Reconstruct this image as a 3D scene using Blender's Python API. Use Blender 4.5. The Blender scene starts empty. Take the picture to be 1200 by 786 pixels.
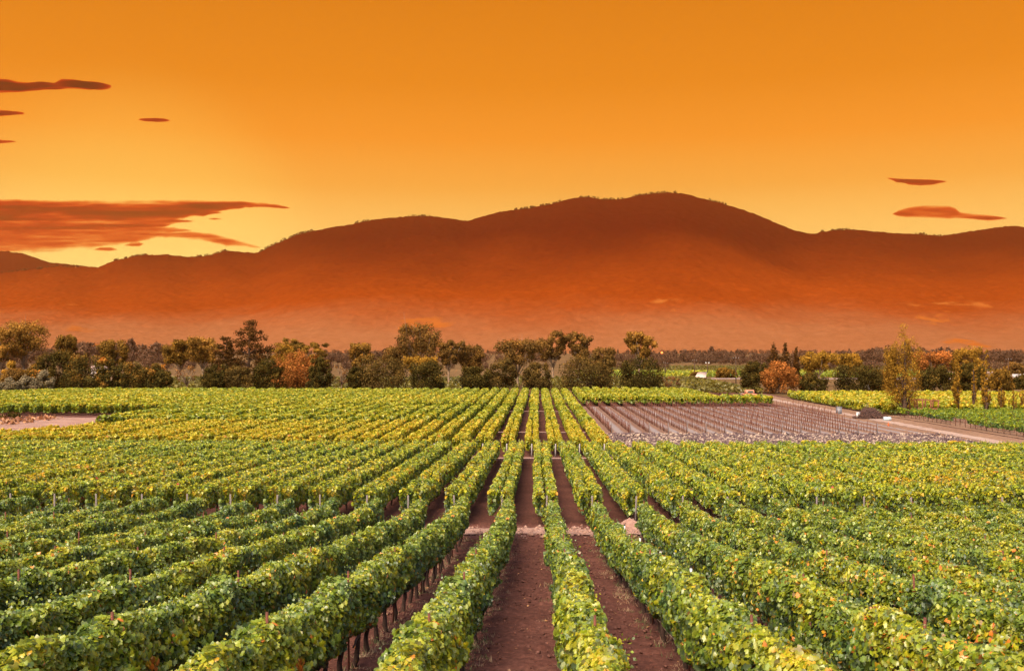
import bpy, math, random
import numpy as np
from mathutils import Vector

R = math.radians
S = bpy.context.scene
COL = S.collection
rng = np.random.default_rng(7)
random.seed(7)

# ------------------------------------------------------------------ camera
CAMZ = 13.0
F = 1200.0            # focal length in pixels of the 1200 px wide photograph
VX, HY = 630.0, 408.0  # where the rows vanish / the horizon
cam_d = bpy.data.cameras.new('camera')
cam = bpy.data.objects.new('camera', cam_d)
COL.objects.link(cam)
cam.location = (0, 0, CAMZ)
cam_d.sensor_width = 36.0
cam_d.lens = 36.0
cam_d.clip_start = 0.1
cam_d.clip_end = 60000
cam.rotation_euler = (R(90) + math.atan(15 / F), 0, math.atan(30 / F))
S.camera = cam

# ------------------------------------------------------------------ world
SUN_EL, SUN_AZ = 48.0, 205.0     # azimuth clockwise from +Y (north): soft light from behind left
W = bpy.data.worlds.new('World'); S.world = W; W.use_nodes = True
nt = W.node_tree; nt.nodes.clear()
N = nt.nodes.new; L = nt.links.new
out = N('ShaderNodeOutputWorld')
tc = N('ShaderNodeTexCoord'); sep = N('ShaderNodeSeparateXYZ'); L(tc.outputs['Generated'], sep.inputs[0])
# low western sky: an orange afterglow that deepens upwards
ramp = N('ShaderNodeValToRGB'); cr = ramp.color_ramp
def srgb(r, g, b, k=1.0):
    f = lambda c: ((c / 255 + .055) / 1.055) ** 2.4 if c > 10 else c / 255 / 12.92
    return (f(r) * k, f(g) * k, f(b) * k, 1)
SKY = [(0.00, srgb(255, 160, 50, 1.0)), (0.075, srgb(255, 226, 128, 1.05)), (0.11, srgb(255, 212, 112, .98)), (0.155, srgb(255, 182, 74, .86)),
       (0.20, srgb(255, 160, 44, .82)), (0.25, srgb(243, 146, 24, .78)), (0.32, srgb(232, 136, 14, .76)), (0.42, srgb(222, 132, 20, .78))]
cr.elements[0].position, cr.elements[0].color = SKY[0]
cr.elements[1].position, cr.elements[1].color = SKY[-1]
for p, c in SKY[1:-1]:
    e = cr.elements.new(p); e.color = c
L(sep.outputs['Z'], ramp.inputs[0])
def mr(val, a, b):
    m = N('ShaderNodeMapRange'); m.interpolation_type = 'SMOOTHSTEP'
    m.inputs['From Min'].default_value = a; m.inputs['From Max'].default_value = b
    L(val, m.inputs['Value']); return m.outputs['Result']
fy = mr(sep.outputs['Y'], -0.15, 0.65)
fz = mr(sep.outputs['Z'], 0.62, 0.36)
mul = N('ShaderNodeMath'); mul.operation = 'MULTIPLY'; L(fy, mul.inputs[0]); L(fz, mul.inputs[1])
sky = N('ShaderNodeTexSky'); sky.sky_type = 'NISHITA'; sky.sun_disc = False
sky.sun_elevation = R(SUN_EL); sky.sun_rotation = R(SUN_AZ); sky.dust_density = 4.0; sky.air_density = 1.0
bg1 = N('ShaderNodeBackground'); L(sky.outputs[0], bg1.inputs[0]); bg1.inputs[1].default_value = 0.15
# yellow afterglow where the sun went down behind the left ridge
vd = N('ShaderNodeVectorMath'); vd.operation = 'DOT_PRODUCT'; L(tc.outputs['Generated'], vd.inputs[0])
vd.inputs[1].default_value = Vector((-.40, 1.0, .085)).normalized()
gl = mr(vd.outputs['Value'], .982, 1.0)
gmix = N('ShaderNodeMix'); gmix.data_type = 'RGBA'; gmix.blend_type = 'ADD'; L(gl, gmix.inputs[0]); L(ramp.outputs[0], gmix.inputs[6]); gmix.inputs[7].default_value = (.05, .12, .03, 1)
bg2 = N('ShaderNodeBackground'); L(gmix.outputs[2], bg2.inputs[0]); bg2.inputs[1].default_value = 0.735
mx = N('ShaderNodeMixShader'); L(mul.outputs[0], mx.inputs[0]); L(bg1.outputs[0], mx.inputs[1]); L(bg2.outputs[0], mx.inputs[2])
L(mx.outputs[0], out.inputs[0])

sun_d = bpy.data.lights.new('sun', 'SUN'); sun = bpy.data.objects.new('sun', sun_d); COL.objects.link(sun)
sun_d.energy = 3.1; sun_d.angle = R(38); sun_d.color = (1.0, 0.81, 0.53)
_a, _e = R(SUN_AZ), R(SUN_EL)
sdir = Vector((math.sin(_a) * math.cos(_e), math.cos(_a) * math.cos(_e), math.sin(_e)))
sun.rotation_euler = sdir.to_track_quat('Z', 'Y').to_euler()

S.view_settings.view_transform = 'Standard'; S.view_settings.look = 'None'
S.view_settings.gamma = 1.0; S.view_settings.exposure = 0.75; S.view_settings.use_curve_mapping = False
S.render.engine = 'CYCLES'
S.cycles.use_denoising = True
S.cycles.max_bounces = 6; S.cycles.diffuse_bounces = 3; S.cycles.glossy_bounces = 2
S.cycles.transmission_bounces = 3; S.cycles.volume_bounces = 1; S.cycles.transparent_max_bounces = 8
HAZE_COL, HAZE_D = (1.0, .62, .28), .000065
S.cycles.caustics_reflective = False; S.cycles.caustics_refractive = False

# ------------------------------------------------------------------ helpers
def tag(o, label=None, cat=None, group=None, kind=None):
    if label: o['label'] = label
    if cat: o['category'] = cat
    if group: o['group'] = group
    if kind: o['kind'] = kind
    return o

def empty(name, loc):
    o = bpy.data.objects.new(name, None); COL.objects.link(o); o.location = loc
    o.empty_display_size = 0.2
    return o

def make_mesh(name, V, faces, mats=(), fmat=None, attrs=None, smooth=False):
    """V (n,3); faces: list of (k,m) int arrays; fmat: matching material index per face group or array."""
    me = bpy.data.meshes.new(name)
    V = np.asarray(V, dtype=np.float32)
    faces = [np.asarray(f, dtype=np.int32) for f in faces if len(f)]
    nl = sum(f.size for f in faces); nf = sum(len(f) for f in faces)
    me.vertices.add(len(V)); me.vertices.foreach_set('co', V.ravel())
    me.loops.add(nl); me.loops.foreach_set('vertex_index', np.concatenate([f.ravel() for f in faces]))
    me.polygons.add(nf)
    sizes = np.concatenate([np.full(len(f), f.shape[1], dtype=np.int32) for f in faces])
    starts = np.concatenate([[0], np.cumsum(sizes)[:-1]]).astype(np.int32)
    me.polygons.foreach_set('loop_start', starts)
    if fmat is not None: me.polygons.foreach_set('material_index', np.asarray(fmat, dtype=np.int32))
    if smooth: me.polygons.foreach_set('use_smooth', np.ones(nf, dtype=bool))
    for m in mats: me.materials.append(m)
    if attrs:
        for k, a in attrs.items():
            at = me.attributes.new(k, 'FLOAT', 'POINT'); at.data.foreach_set('value', np.asarray(a, dtype=np.float32))
    me.update(calc_edges=True)
    return me

def link(name, me, parent=None, loc=(0, 0, 0)):
    o = bpy.data.objects.new(name, me); COL.objects.link(o); o.location = loc
    if parent is not None: o.parent = parent
    return o

class MB:
    """collects boxes, tubes and quads into one mesh"""
    def __init__(s): s.v = []; s.q = []; s.t = []; s.n = 0; s.qm = []; s.tm = []
    def add(s, V, Q=None, T=None, mi=0):
        V = np.asarray(V, float)
        if Q is not None and len(Q): s.q.append(np.asarray(Q) + s.n); s.qm.append(np.full(len(Q), mi))
        if T is not None and len(T): s.t.append(np.asarray(T) + s.n); s.tm.append(np.full(len(T), mi))
        s.v.append(V); s.n += len(V)
    def box(s, c, d, mi=0, rz=0.0, tilt=None):
        x, y, z = [k / 2 for k in d]
        P = np.array([(a * x, b * y, e * z) for a in (-1, 1) for b in (-1, 1) for e in (-1, 1)])
        if tilt: 
            ca, sa = math.cos(tilt), math.sin(tilt); P = np.stack([P[:, 0] * ca + P[:, 2] * sa, P[:, 1], -P[:, 0] * sa + P[:, 2] * ca], 1)
        ca, sa = math.cos(rz), math.sin(rz)
        P = np.stack([P[:, 0] * ca - P[:, 1] * sa, P[:, 0] * sa + P[:, 1] * ca, P[:, 2]], 1) + np.array(c)
        s.add(P, [(0, 1, 3, 2), (4, 6, 7, 5), (0, 4, 5, 1), (2, 3, 7, 6), (0, 2, 6, 4), (1, 5, 7, 3)], mi=mi)
    def tube(s, pts, rad, k=6, mi=0):
        pts = np.asarray(pts, float); n = len(pts)
        rad = np.broadcast_to(np.asarray(rad, float), (n,))
        d = np.gradient(pts, axis=0); d /= np.linalg.norm(d, axis=1)[:, None] + 1e-9
        up = np.where(np.abs(d[:, 2:3]) > .9, np.array([[1., 0, 0]]), np.array([[0, 0, 1.]]))
        a = np.cross(d, up); a /= np.linalg.norm(a, axis=1)[:, None] + 1e-9
        b = np.cross(d, a)
        th = np.arange(k) * 2 * np.pi / k
        P = pts[:, None, :] + rad[:, None, None] * (np.cos(th)[None, :, None] * a[:, None, :] + np.sin(th)[None, :, None] * b[:, None, :])
        V = np.concatenate([P.reshape(-1, 3), pts[:1], pts[-1:]])
        Q = [(i * k + j, i * k + (j + 1) % k, (i + 1) * k + (j + 1) % k, (i + 1) * k + j) for i in range(n - 1) for j in range(k)]
        T = [(n * k, (j + 1) % k, j) for j in range(k)] + [(n * k + 1, (n - 1) * k + j, (n - 1) * k + (j + 1) % k) for j in range(k)]
        s.add(V, Q, T, mi)
    def mesh(s, name, mats, smooth=False):
        fs, fm = [], []
        if s.q: fs.append(np.concatenate(s.q)); fm.append(np.concatenate(s.qm))
        if s.t: fs.append(np.concatenate(s.t)); fm.append(np.concatenate(s.tm))
        return make_mesh(name, np.concatenate(s.v), fs, mats, np.concatenate(fm), smooth=smooth)

def vnoise(x, y, seed=0):
    """2-D value noise, vectorised, in -1..1"""
    xi = np.floor(x).astype(np.int64); yi = np.floor(y).astype(np.int64)
    xf = x - xi; yf = y - yi
    u = xf * xf * (3 - 2 * xf); v = yf * yf * (3 - 2 * yf)
    def h(a, b):
        n = (a * 374761393 + b * 668265263 + seed * 974711) & 0x7fffffff
        n = ((n ^ (n >> 13)) * 1274126177) & 0x7fffffff
        n = n ^ (n >> 16)
        return (n & 0xffff) / 32767.5 - 1
    return (h(xi, yi) * (1 - u) + h(xi + 1, yi) * u) * (1 - v) + (h(xi, yi + 1) * (1 - u) + h(xi + 1, yi + 1) * u) * v

def fbm(x, y, o=5, seed=0, gain=.5):
    t = 0; a = 1; s = 0
    for i in range(o):
        t = t + a * vnoise(x * 2 ** i + 17.3 * i, y * 2 ** i - 9.1 * i, seed + i); s += a; a *= gain
    return t / s

_H = np.array([(-400, 4.0), (-40, 4.0), (0, 4.25), (11, 5.38), (18, 6.27), (27.1, 7.36), (38, 8.65), (47, 9.6), (54.5, 9.95), (57, 10.02),
               (85, 11.05), (109, 11.85), (113, 11.98), (148, 12.25), (205, 12.7), (276, 13.0), (9000, 13.0)])
def gz(y):
    return CAMZ - np.interp(y, _H[:, 0], _H[:, 1])
def X_at(px, d): return (px - VX) * d / F
def Z_at(py, d): return CAMZ - (py - HY) * d / F

# ------------------------------------------------------------------ materials
def new_mat(name):
    m = bpy.data.materials.new(name); m.use_nodes = True
    t = m.node_tree; t.nodes.clear()
    return m, t

def ramp_node(t, stops, fac, interp='LINEAR'):
    r = t.nodes.new('ShaderNodeValToRGB'); c = r.color_ramp; c.interpolation = interp
    c.elements[0].position, c.elements[0].color = stops[0][0], (*stops[0][1][:3], 1)
    c.elements[1].position, c.elements[1].color = stops[-1][0], (*stops[-1][1][:3], 1)
    for p, col in stops[1:-1]:
        e = c.elements.new(p); e.color = (*col[:3], 1)
    t.links.new(fac, r.inputs[0]); return r.outputs[0]

def math_node(t, op, a, b=None, c=None):
    n = t.nodes.new('ShaderNodeMath'); n.operation = op
    for i, v in enumerate((a, b, c)):
        if v is None: continue
        if isinstance(v, (int, float)): n.inputs[i].default_value = v
        else: t.links.new(v, n.inputs[i])
    return n.outputs[0]

def noise_node(t, scale, detail=4, coord='Object', vec=None, rough=.55, stretch=None):
    n = t.nodes.new('ShaderNodeTexNoise'); n.inputs['Scale'].default_value = scale
    n.inputs['Detail'].default_value = detail; n.inputs['Roughness'].default_value = rough
    if vec is None:
        if coord == 'World':
            g = t.nodes.new('ShaderNodeNewGeometry'); vec = g.outputs['Position']
        else:
            c = t.nodes.new('ShaderNodeTexCoord'); vec = c.outputs[coord]
    if stretch:
        mp = t.nodes.new('ShaderNodeMapping'); mp.inputs['Scale'].default_value = stretch
        t.links.new(vec, mp.inputs[0]); vec = mp.outputs[0]
    t.links.new(vec, n.inputs['Vector']); return n.outputs[0]

def leaf_mat(name, stops, shift=0.0, wscale=0.12, wamt=0.25, rough=.42, trans=.3, spec=.5, tcol=(1.25, 1.15, .5), autumn=False, under=False):
    m, t = new_mat(name)
    at = t.nodes.new('ShaderNodeAttribute'); at.attribute_name = 'tone'
    g = t.nodes.new('ShaderNodeNewGeometry')
    wn = noise_node(t, wscale, 3, vec=g.outputs['Position'])
    wn2 = noise_node(t, wscale * 9, 2, vec=g.outputs['Position'])
    v = math_node(t, 'MULTIPLY_ADD', math_node(t, 'SUBTRACT', wn, .5), wamt * 2, at.outputs['Fac'])
    v = math_node(t, 'MULTIPLY_ADD', math_node(t, 'SUBTRACT', wn2, .5), wamt * 1.4, v)
    v = math_node(t, 'ADD', v, shift)
    if autumn:   # leaves that have turned, commonest in the rows at the right
        sp = t.nodes.new('ShaderNodeSeparateXYZ'); t.links.new(g.outputs['Position'], sp.inputs[0])
        def ss(val, a, b):
            m_ = t.nodes.new('ShaderNodeMapRange'); m_.interpolation_type = 'SMOOTHSTEP'; m_.inputs['From Min'].default_value = a; m_.inputs['From Max'].default_value = b
            t.links.new(val, m_.inputs['Value']); return m_.outputs['Result']
        pr = math_node(t, 'MULTIPLY', ss(sp.outputs['X'], 1.0, 9.0), ss(sp.outputs['Y'], 42, 14))
        nn = ss(noise_node(t, .9, 2, vec=g.outputs['Position']), .42, .66)
        pr = math_node(t, 'MULTIPLY_ADD', math_node(t, 'MULTIPLY', pr, nn), .17, .008)
        hit = math_node(t, 'GREATER_THAN', g.outputs['Random Per Island'], math_node(t, 'SUBTRACT', 1.0, pr))
        v = math_node(t, 'MULTIPLY_ADD', hit, .36, v)
        v = math_node(t, 'MINIMUM', v, .93)
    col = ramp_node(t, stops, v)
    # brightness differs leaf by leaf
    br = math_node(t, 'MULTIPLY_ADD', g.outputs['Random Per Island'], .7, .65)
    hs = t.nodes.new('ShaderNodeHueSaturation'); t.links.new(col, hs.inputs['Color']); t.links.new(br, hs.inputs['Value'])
    p = t.nodes.new('ShaderNodeBsdfPrincipled'); t.links.new(hs.outputs[0], p.inputs['Base Color'])
    rr_ = math_node(t, 'FRACT', math_node(t, 'MULTIPLY', g.outputs['Random Per Island'], 17.3))
    t.links.new(math_node(t, 'MULTIPLY_ADD', rr_, .34, rough - .14), p.inputs['Roughness']); p.inputs['Specular IOR Level'].default_value = spec
    if under:   # grape leaves are paler and greyer underneath
        um = t.nodes.new('ShaderNodeMix'); um.data_type = 'RGBA'; t.links.new(math_node(t, 'MULTIPLY_ADD', g.outputs['Backfacing'], -.75, .75), um.inputs[0])
        t.links.new(hs.outputs[0], um.inputs[6]); um.inputs[7].default_value = (.17, .23, .15, 1); t.links.new(um.outputs[2], p.inputs['Base Color'])
    o = t.nodes.new('ShaderNodeOutputMaterial')
    if trans > 0:
        tr = t.nodes.new('ShaderNodeBsdfTranslucent')
        mc = t.nodes.new('ShaderNodeMix'); mc.data_type = 'RGBA'; mc.blend_type = 'MULTIPLY'; mc.inputs[0].default_value = 1
        t.links.new(hs.outputs[0], mc.inputs[6]); mc.inputs[7].default_value = (*tcol, 1)
        t.links.new(mc.outputs[2], tr.inputs[0])
        ms = t.nodes.new('ShaderNodeMixShader'); ms.inputs[0].default_value = trans
        t.links.new(p.outputs[0], ms.inputs[1]); t.links.new(tr.outputs[0], ms.inputs[2]); t.links.new(ms.outputs[0], o.inputs[0])
    else:
        t.links.new(p.outputs[0], o.inputs[0])
    return m

def plain_mat(name, c1, c2=None, scale=8, rough=.7, metal=0., bump=0., detail=5, coord='Object', spec=.4, stretch=None):
    m, t = new_mat(name)
    p = t.nodes.new('ShaderNodeBsdfPrincipled'); o = t.nodes.new('ShaderNodeOutputMaterial'); t.links.new(p.outputs[0], o.inputs[0])
    p.inputs['Roughness'].default_value = rough; p.inputs['Metallic'].default_value = metal; p.inputs['Specular IOR Level'].default_value = spec
    n = noise_node(t, scale, detail, coord, stretch=stretch)
    c2 = c2 or tuple(k * .7 for k in c1)
    t.links.new(ramp_node(t, [(.3, c2), (.7, c1)], n), p.inputs['Base Color'])
    if bump:
        b = t.nodes.new('ShaderNodeBump'); b.inputs['Strength'].default_value = .8; b.inputs['Distance'].default_value = bump
        t.links.new(n, b.inputs['Height']); t.links.new(b.outputs[0], p.inputs['Normal'])
    return m

G_DARK, G_MID, G_LIME, G_YEL, G_GOLD, G_ORG, G_RED = (.022, .058, .024), (.06, .125, .034), (.20, .27, .012), (.42, .40, .012), (.58, .36, .015), (.62, .2, .03), (.33, .04, .02)
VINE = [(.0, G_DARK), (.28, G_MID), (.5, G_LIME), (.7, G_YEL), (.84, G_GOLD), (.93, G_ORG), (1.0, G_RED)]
VINE_FAR = [(.0, (.03, .06, .01)), (.3, (.09, .14, .015)), (.55, (.26, .3, .02)), (.75, (.50, .42, .025)), (.92, (.62, .38, .03)), (1.0, (.5, .18, .02))]
M = {}
M['leaf_near'] = leaf_mat('vine leaves near', VINE, .005, .09, .17, rough=.42, spec=.9, trans=.34, autumn=True, under=True)
M['leaf_mid'] = leaf_mat('vine leaves middle', VINE, .11, .05, .16, rough=.42, spec=.6, under=True)
M['leaf_gold'] = leaf_mat('vine leaves golden', VINE_FAR, .215, .05, .10)
M['leaf_far'] = leaf_mat('vine leaves far', VINE_FAR, .085, .03, .14)
M['leaf_dist'] = leaf_mat('distant vine leaves', [(0, (.05, .04, .01)), (.4, (.13, .11, .015)), (.7, (.22, .17, .02)), (1, (.3, .18, .02))], 0, .02, .15)
M['leaf_yel'] = leaf_mat('vine leaves yellow', VINE_FAR, .17, .03, .12)
M['leaf_young'] = leaf_mat('vine leaves young', VINE, -.04, .1, .1)
M['bark'] = plain_mat('vine bark', (.075, .04, .03), (.03, .015, .012), 30, .9, bump=.01)
M['treebark'] = plain_mat('tree bark', (.09, .05, .03), (.04, .02, .012), 3, .9)
M['palebark'] = plain_mat('pale tree bark', (.3, .2, .13), (.16, .1, .06), 3, .9)
M['wood_grey'] = plain_mat('weathered wood', (.24, .20, .19), (.13, .10, .10), 12, .85, bump=.006, stretch=(1, 1, .15))
M['rust'] = plain_mat('rusty steel', (.16, .045, .025), (.07, .025, .018), 20, .8)
M['hose'] = plain_mat('drip hose', (.5, .36, .31), (.35, .22, .2), 3, .6)
M['white'] = plain_mat('white plastic', (.75, .73, .72), (.6, .58, .58), 10, .5)
M['black'] = plain_mat('black plastic', (.02, .02, .022), (.012, .012, .012), 10, .5)

# ------------------------------------------------------------------ ground
def soil_material(name, dark, mid, light, scale, litter, lit_amt, bump=.03, stripes=None):
    m, t = new_mat(name)
    p = t.nodes.new('ShaderNodeBsdfPrincipled'); o = t.nodes.new('ShaderNodeOutputMaterial'); t.links.new(p.outputs[0], o.inputs[0])
    p.inputs['Roughness'].default_value = .95; p.inputs['Specular IOR Level'].default_value = .15
    n = noise_node(t, scale, 8, 'World', rough=.7); nb = noise_node(t, scale * .06, 4, 'World')
    v = math_node(t, 'MULTIPLY_ADD', nb, .35, math_node(t, 'MULTIPLY', n, .72))
    c = ramp_node(t, [(.32, dark), (.52, mid), (.74, light)], v)
    n2 = noise_node(t, scale * 2.2, 3, 'World', rough=.6)
    f = ramp_node(t, [(lit_amt, (0, 0, 0)), (lit_amt + .06, (1, 1, 1))], n2)
    mx = t.nodes.new('ShaderNodeMix'); mx.data_type = 'RGBA'; t.links.new(f, mx.inputs[0]); t.links.new(c, mx.inputs[6]); mx.inputs[7].default_value = (*litter, 1)
    colr = mx.outputs[2]
    if stripes:
        spacing, x0, c3 = stripes
        g = t.nodes.new('ShaderNodeNewGeometry'); sp = t.nodes.new('ShaderNodeSeparateXYZ'); t.links.new(g.outputs['Position'], sp.inputs[0])
        w = math_node(t, 'COSINE', math_node(t, 'MULTIPLY', math_node(t, 'SUBTRACT', sp.outputs['X'], x0), 2 * math.pi / spacing))
        w = math_node(t, 'MULTIPLY_ADD', w, -.5, .35)
        w = math_node(t, 'MULTIPLY_ADD', n, 1.6, w)
        w = math_node(t, 'SUBTRACT', w, .3)
        w = math_node(t, 'SUBTRACT', w, .5)
        f3 = ramp_node(t, [(.38, (0, 0, 0)), (.72, (1, 1, 1))], w)
        m3 = t.nodes.new('ShaderNodeMix'); m3.data_type = 'RGBA'; t.links.new(f3, m3.inputs[0]); t.links.new(colr, m3.inputs[6]); m3.inputs[7].default_value = (*c3, 1)
        colr = m3.outputs[2]
    t.links.new(colr, p.inputs['Base Color'])
    b = t.nodes.new('ShaderNodeBump'); b.inputs['Distance'].default_value = bump; b.inputs['Strength'].default_value = 1
    t.links.new(n, b.inputs['Height']); t.links.new(b.outputs[0], p.inputs['Normal'])
    return m

M['soil'] = soil_material('tilled soil', (.045, .018, .015), (.10, .038, .03), (.20, .085, .065), 6, (.27, .16, .12), .68)
M['land'] = soil_material('valley ground', (.06, .035, .015), (.13, .075, .03), (.22, .13, .055), .05, (.3, .2, .1), .66, .2)
M['path'] = soil_material('dry dirt track', (.15, .075, .06), (.31, .18, .145), (.48, .32, .26), 4.5, (.2, .1, .08), .66)
M['road'] = soil_material('pale dirt road', (.24, .15, .12), (.36, .25, .21), (.44, .33, .28), 1.2, (.3, .2, .14), .66)
M['plow'] = soil_material('ploughed ground', (.05, .03, .032), (.10, .062, .065), (.22, .145, .135), 1.1, (.50, .37, .29), .575, .12)
M['stake_soil'] = soil_material('young vineyard soil', (.11, .055, .038), (.19, .105, .075), (.28, .18, .13), 1.6, (.5, .4, .4), .68, .05, stripes=(2.7, 10.6, (.25, .205, .205)))
M['drygrass'] = soil_material('dry grass', (.13, .065, .045), (.22, .125, .085), (.34, .21, .14), 2.0, (.2, .12, .05), .6, .06)

def sheet(name, xs, ys, zoff, mat, amp=None, edge=.35):
    X, Y = np.meshgrid(xs, ys); Xj, Yj = X.copy(), Y.copy()
    if edge:
        wob = fbm(Y * .6, X * .0 + 3, 4, 5) * edge; wob2 = fbm(X * .8, Y * .0 + 9, 4, 8) * edge
        Xj[:, 0] += wob[:, 0]; Xj[:, -1] += wob[:, -1]; Yj[0] += wob2[0]; Yj[-1] += wob2[-1]
    Z = gz(Yj) + zoff
    if amp is not None: Z = Z + amp(Xj, Yj)
    V = np.stack([Xj, Yj, Z], -1).reshape(-1, 3)
    ny, nx = X.shape
    i = np.arange(ny - 1)[:, None] * nx + np.arange(nx - 1)[None, :]
    Q = np.stack([i, i + 1, i + nx + 1, i + nx], -1).reshape(-1, 4)
    o = link(name, make_mesh(name, V, [Q], [mat], smooth=True))
    tag(o, kind='structure'); return o

def split_ys(y0, y1, step):
    extra = [p for p in _H[:, 0] if y0 < p < y1]
    return np.unique(np.concatenate([np.arange(y0, y1, step), [y1], extra]))

# the one big ground sheet, out to behind the hills
gx = np.unique(np.concatenate([np.linspace(-5900, -200, 40), np.linspace(-200, 200, 41), np.linspace(200, 5900, 40)]))
gy = np.unique(np.concatenate([np.linspace(-280, 300, 117), np.linspace(300, 8900, 70), _H[1:-1, 0]]))
sheet('ground', gx, gy, -0.03, M['land'], edge=0)
# tilled vineyard soil, real clods in the part near the camera
def clods(sx, amp):
    def f(X, Y):
        a = np.maximum(fbm(X * sx, Y * sx, 3, 3), -.15) + .15
        b = np.maximum(vnoise(X * sx * 2.3, Y * sx * 2.3, 31) - .35, 0) * .8
        return amp * (a + b)
    return f
sheet('soil', np.linspace(-150, 66, 109), split_ys(56, 300, 3), -0.012, M['soil'], edge=.3)
sheet('tilled_soil', np.linspace(-13, 13, 290), split_ys(3.5, 60, .11), -.005, M['soil'], clods(2.6, .11), edge=.05)
sheet('soil_left', np.linspace(-60, -12.9, 60), split_ys(3.5, 60, 1), -.005, M['soil'], edge=0)
sheet('soil_right', np.linspace(12.9, 60, 60), split_ys(3.5, 60, 1), -.005, M['soil'], edge=0)
# the light cross tracks between the blocks
def lump(X, Y): return .02 + .03 * np.maximum(fbm(X * 1.5, Y * 1.5, 3, 4), 0)
sheet('cross_path', np.linspace(-60, 60, 400), np.linspace(54.7, 56.7, 16), .05, M['path'], lump, edge=.8)
sheet('cross_path.001', np.linspace(-110, 56, 400), np.linspace(109.9, 111.9, 5), .03, M['path'], lump, edge=.5)
sheet('cross_path.002', np.linspace(-110, 8.2, 300), np.linspace(148.6, 150.4, 5), .03, M['path'], lump, edge=.4)
sheet('cross_path.003', np.linspace(-150, 8.2, 300), np.linspace(205.2, 207.2, 5), .03, M['path'], lump, edge=.4)
sheet('cross_path.004', np.linspace(-150, 56, 300), np.linspace(258, 260, 5), .03, M['path'], lump, edge=.4)
# ploughed strip, young vineyard ground, farm road, grassy verge, dirt pad at the left
sheet('ploughed_ground', np.linspace(8.8, 56, 300), split_ys(113, 147, .25), .01, M['plow'], clods(.8, .3), edge=.5)
sheet('young_vineyard_ground', np.linspace(8.8, 55.5, 100), split_ys(147.2, 225, 1), .02, M['stake_soil'], lump, edge=.3)
sheet('verge', np.linspace(54.2, 64.5, 20), split_ys(112, 292, 1.5), .016, M['drygrass'], lump, edge=.4)
sheet('farm_road', np.linspace(58.0, 60.4, 6), split_ys(112, 300, 1.0), .05, M['road'], lump, edge=.5)
sheet('young_block_ground', np.linspace(65, 110, 30), split_ys(112, 194, 2), .024, M['drygrass'], lump, edge=.3)
sheet('dirt_pad', np.linspace(-140, -69, 60), split_ys(124, 183, 1.5), .05, M['path'], lump, edge=2.2)
# dirt heap on the first cross path
def heap(name, X, Y, rx, ry, h, mat, seed, n=26):
    th = np.linspace(0, 2 * np.pi, 2 * n, endpoint=False); rr = np.linspace(0, 1, n)
    T, Q_ = np.meshgrid(th, rr)
    k = 1 + .18 * vnoise(np.cos(T) * 2 + 5, np.sin(T) * 2 + 5, seed)
    x = X + rx * Q_ * k * np.cos(T); y = Y + ry * Q_ * k * np.sin(T)
    z = gz(y) - .03 + h * np.clip(np.cos(Q_ * 1.62), 0, 1) ** .9 + .22 * h * fbm(x * 4 / rx, y * 4 / rx, 4, seed) * (1 - Q_ ** 3)
    nn = 2 * n
    Q = [(i * nn + j, i * nn + (j + 1) % nn, (i + 1) * nn + (j + 1) % nn, (i + 1) * nn + j) for i in range(n - 1) for j in range(nn)]
    return link(name, make_mesh(name, np.stack([x, y, z], -1).reshape(-1, 3), [Q], [mat], smooth=False))
tag(heap('dirt_heap', 5.1, 57.0, .85, .5, .62, M['path'], 3), 'small pinkish dirt heap on the first cross path right of the central aisle', 'dirt heap')

# ------------------------------------------------------------------ leaves
LEAF_OUT = np.array([(0, -.05), (.34, -.26), (.5, .08), (.40, .26), (.40, .50), (.19, .55), (0, .80), (-.19, .55), (-.40, .50), (-.40, .26), (-.5, .08), (-.34, -.26)])
def frames(nrm, tip):
    nrm = nrm / (np.linalg.norm(nrm, axis=1)[:, None] + 1e-9)
    t = tip - (tip * nrm).sum(1)[:, None] * nrm
    t /= np.linalg.norm(t, axis=1)[:, None] + 1e-9
    return nrm, t, np.cross(nrm, t)

def leaves(C, nrm, tip, size, shape):
    """C (n,3), returns V, faces (quads or tris), verts per leaf"""
    n, t, s = frames(nrm, tip); k = size[:, None]
    if shape == 'vine':
        m = len(LEAF_OUT)
        P = [C + n * k * .06]
        for (a, b) in LEAF_OUT:
            P.append(C + s * a * k * 1.05 + t * (b - .25) * k - n * k * (.10 * abs(a) * 2 + .05 * (b > .5)))
        V = np.stack(P, 1); vp = m + 1
        base = (np.arange(len(C)) * vp)[:, None, None]
        f = np.array([(0, 1 + i, 1 + (i + 1) % m) for i in range(m)])
        return V.reshape(-1, 3), (base + f[None]).reshape(-1, 3), vp
    if shape == 'fold':   # two triangles folded along the midrib
        V = np.stack([C - t * k * .5, C + s * k * .5 + n * k * .14, C + t * k * .6, C - s * k * .5 + n * k * .14], 1)
        base = (np.arange(len(C)) * 4)[:, None, None]
        f = np.array([(0, 1, 2), (0, 2, 3)])
        return V.reshape(-1, 3), (base + f[None]).reshape(-1, 3), 4

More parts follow.
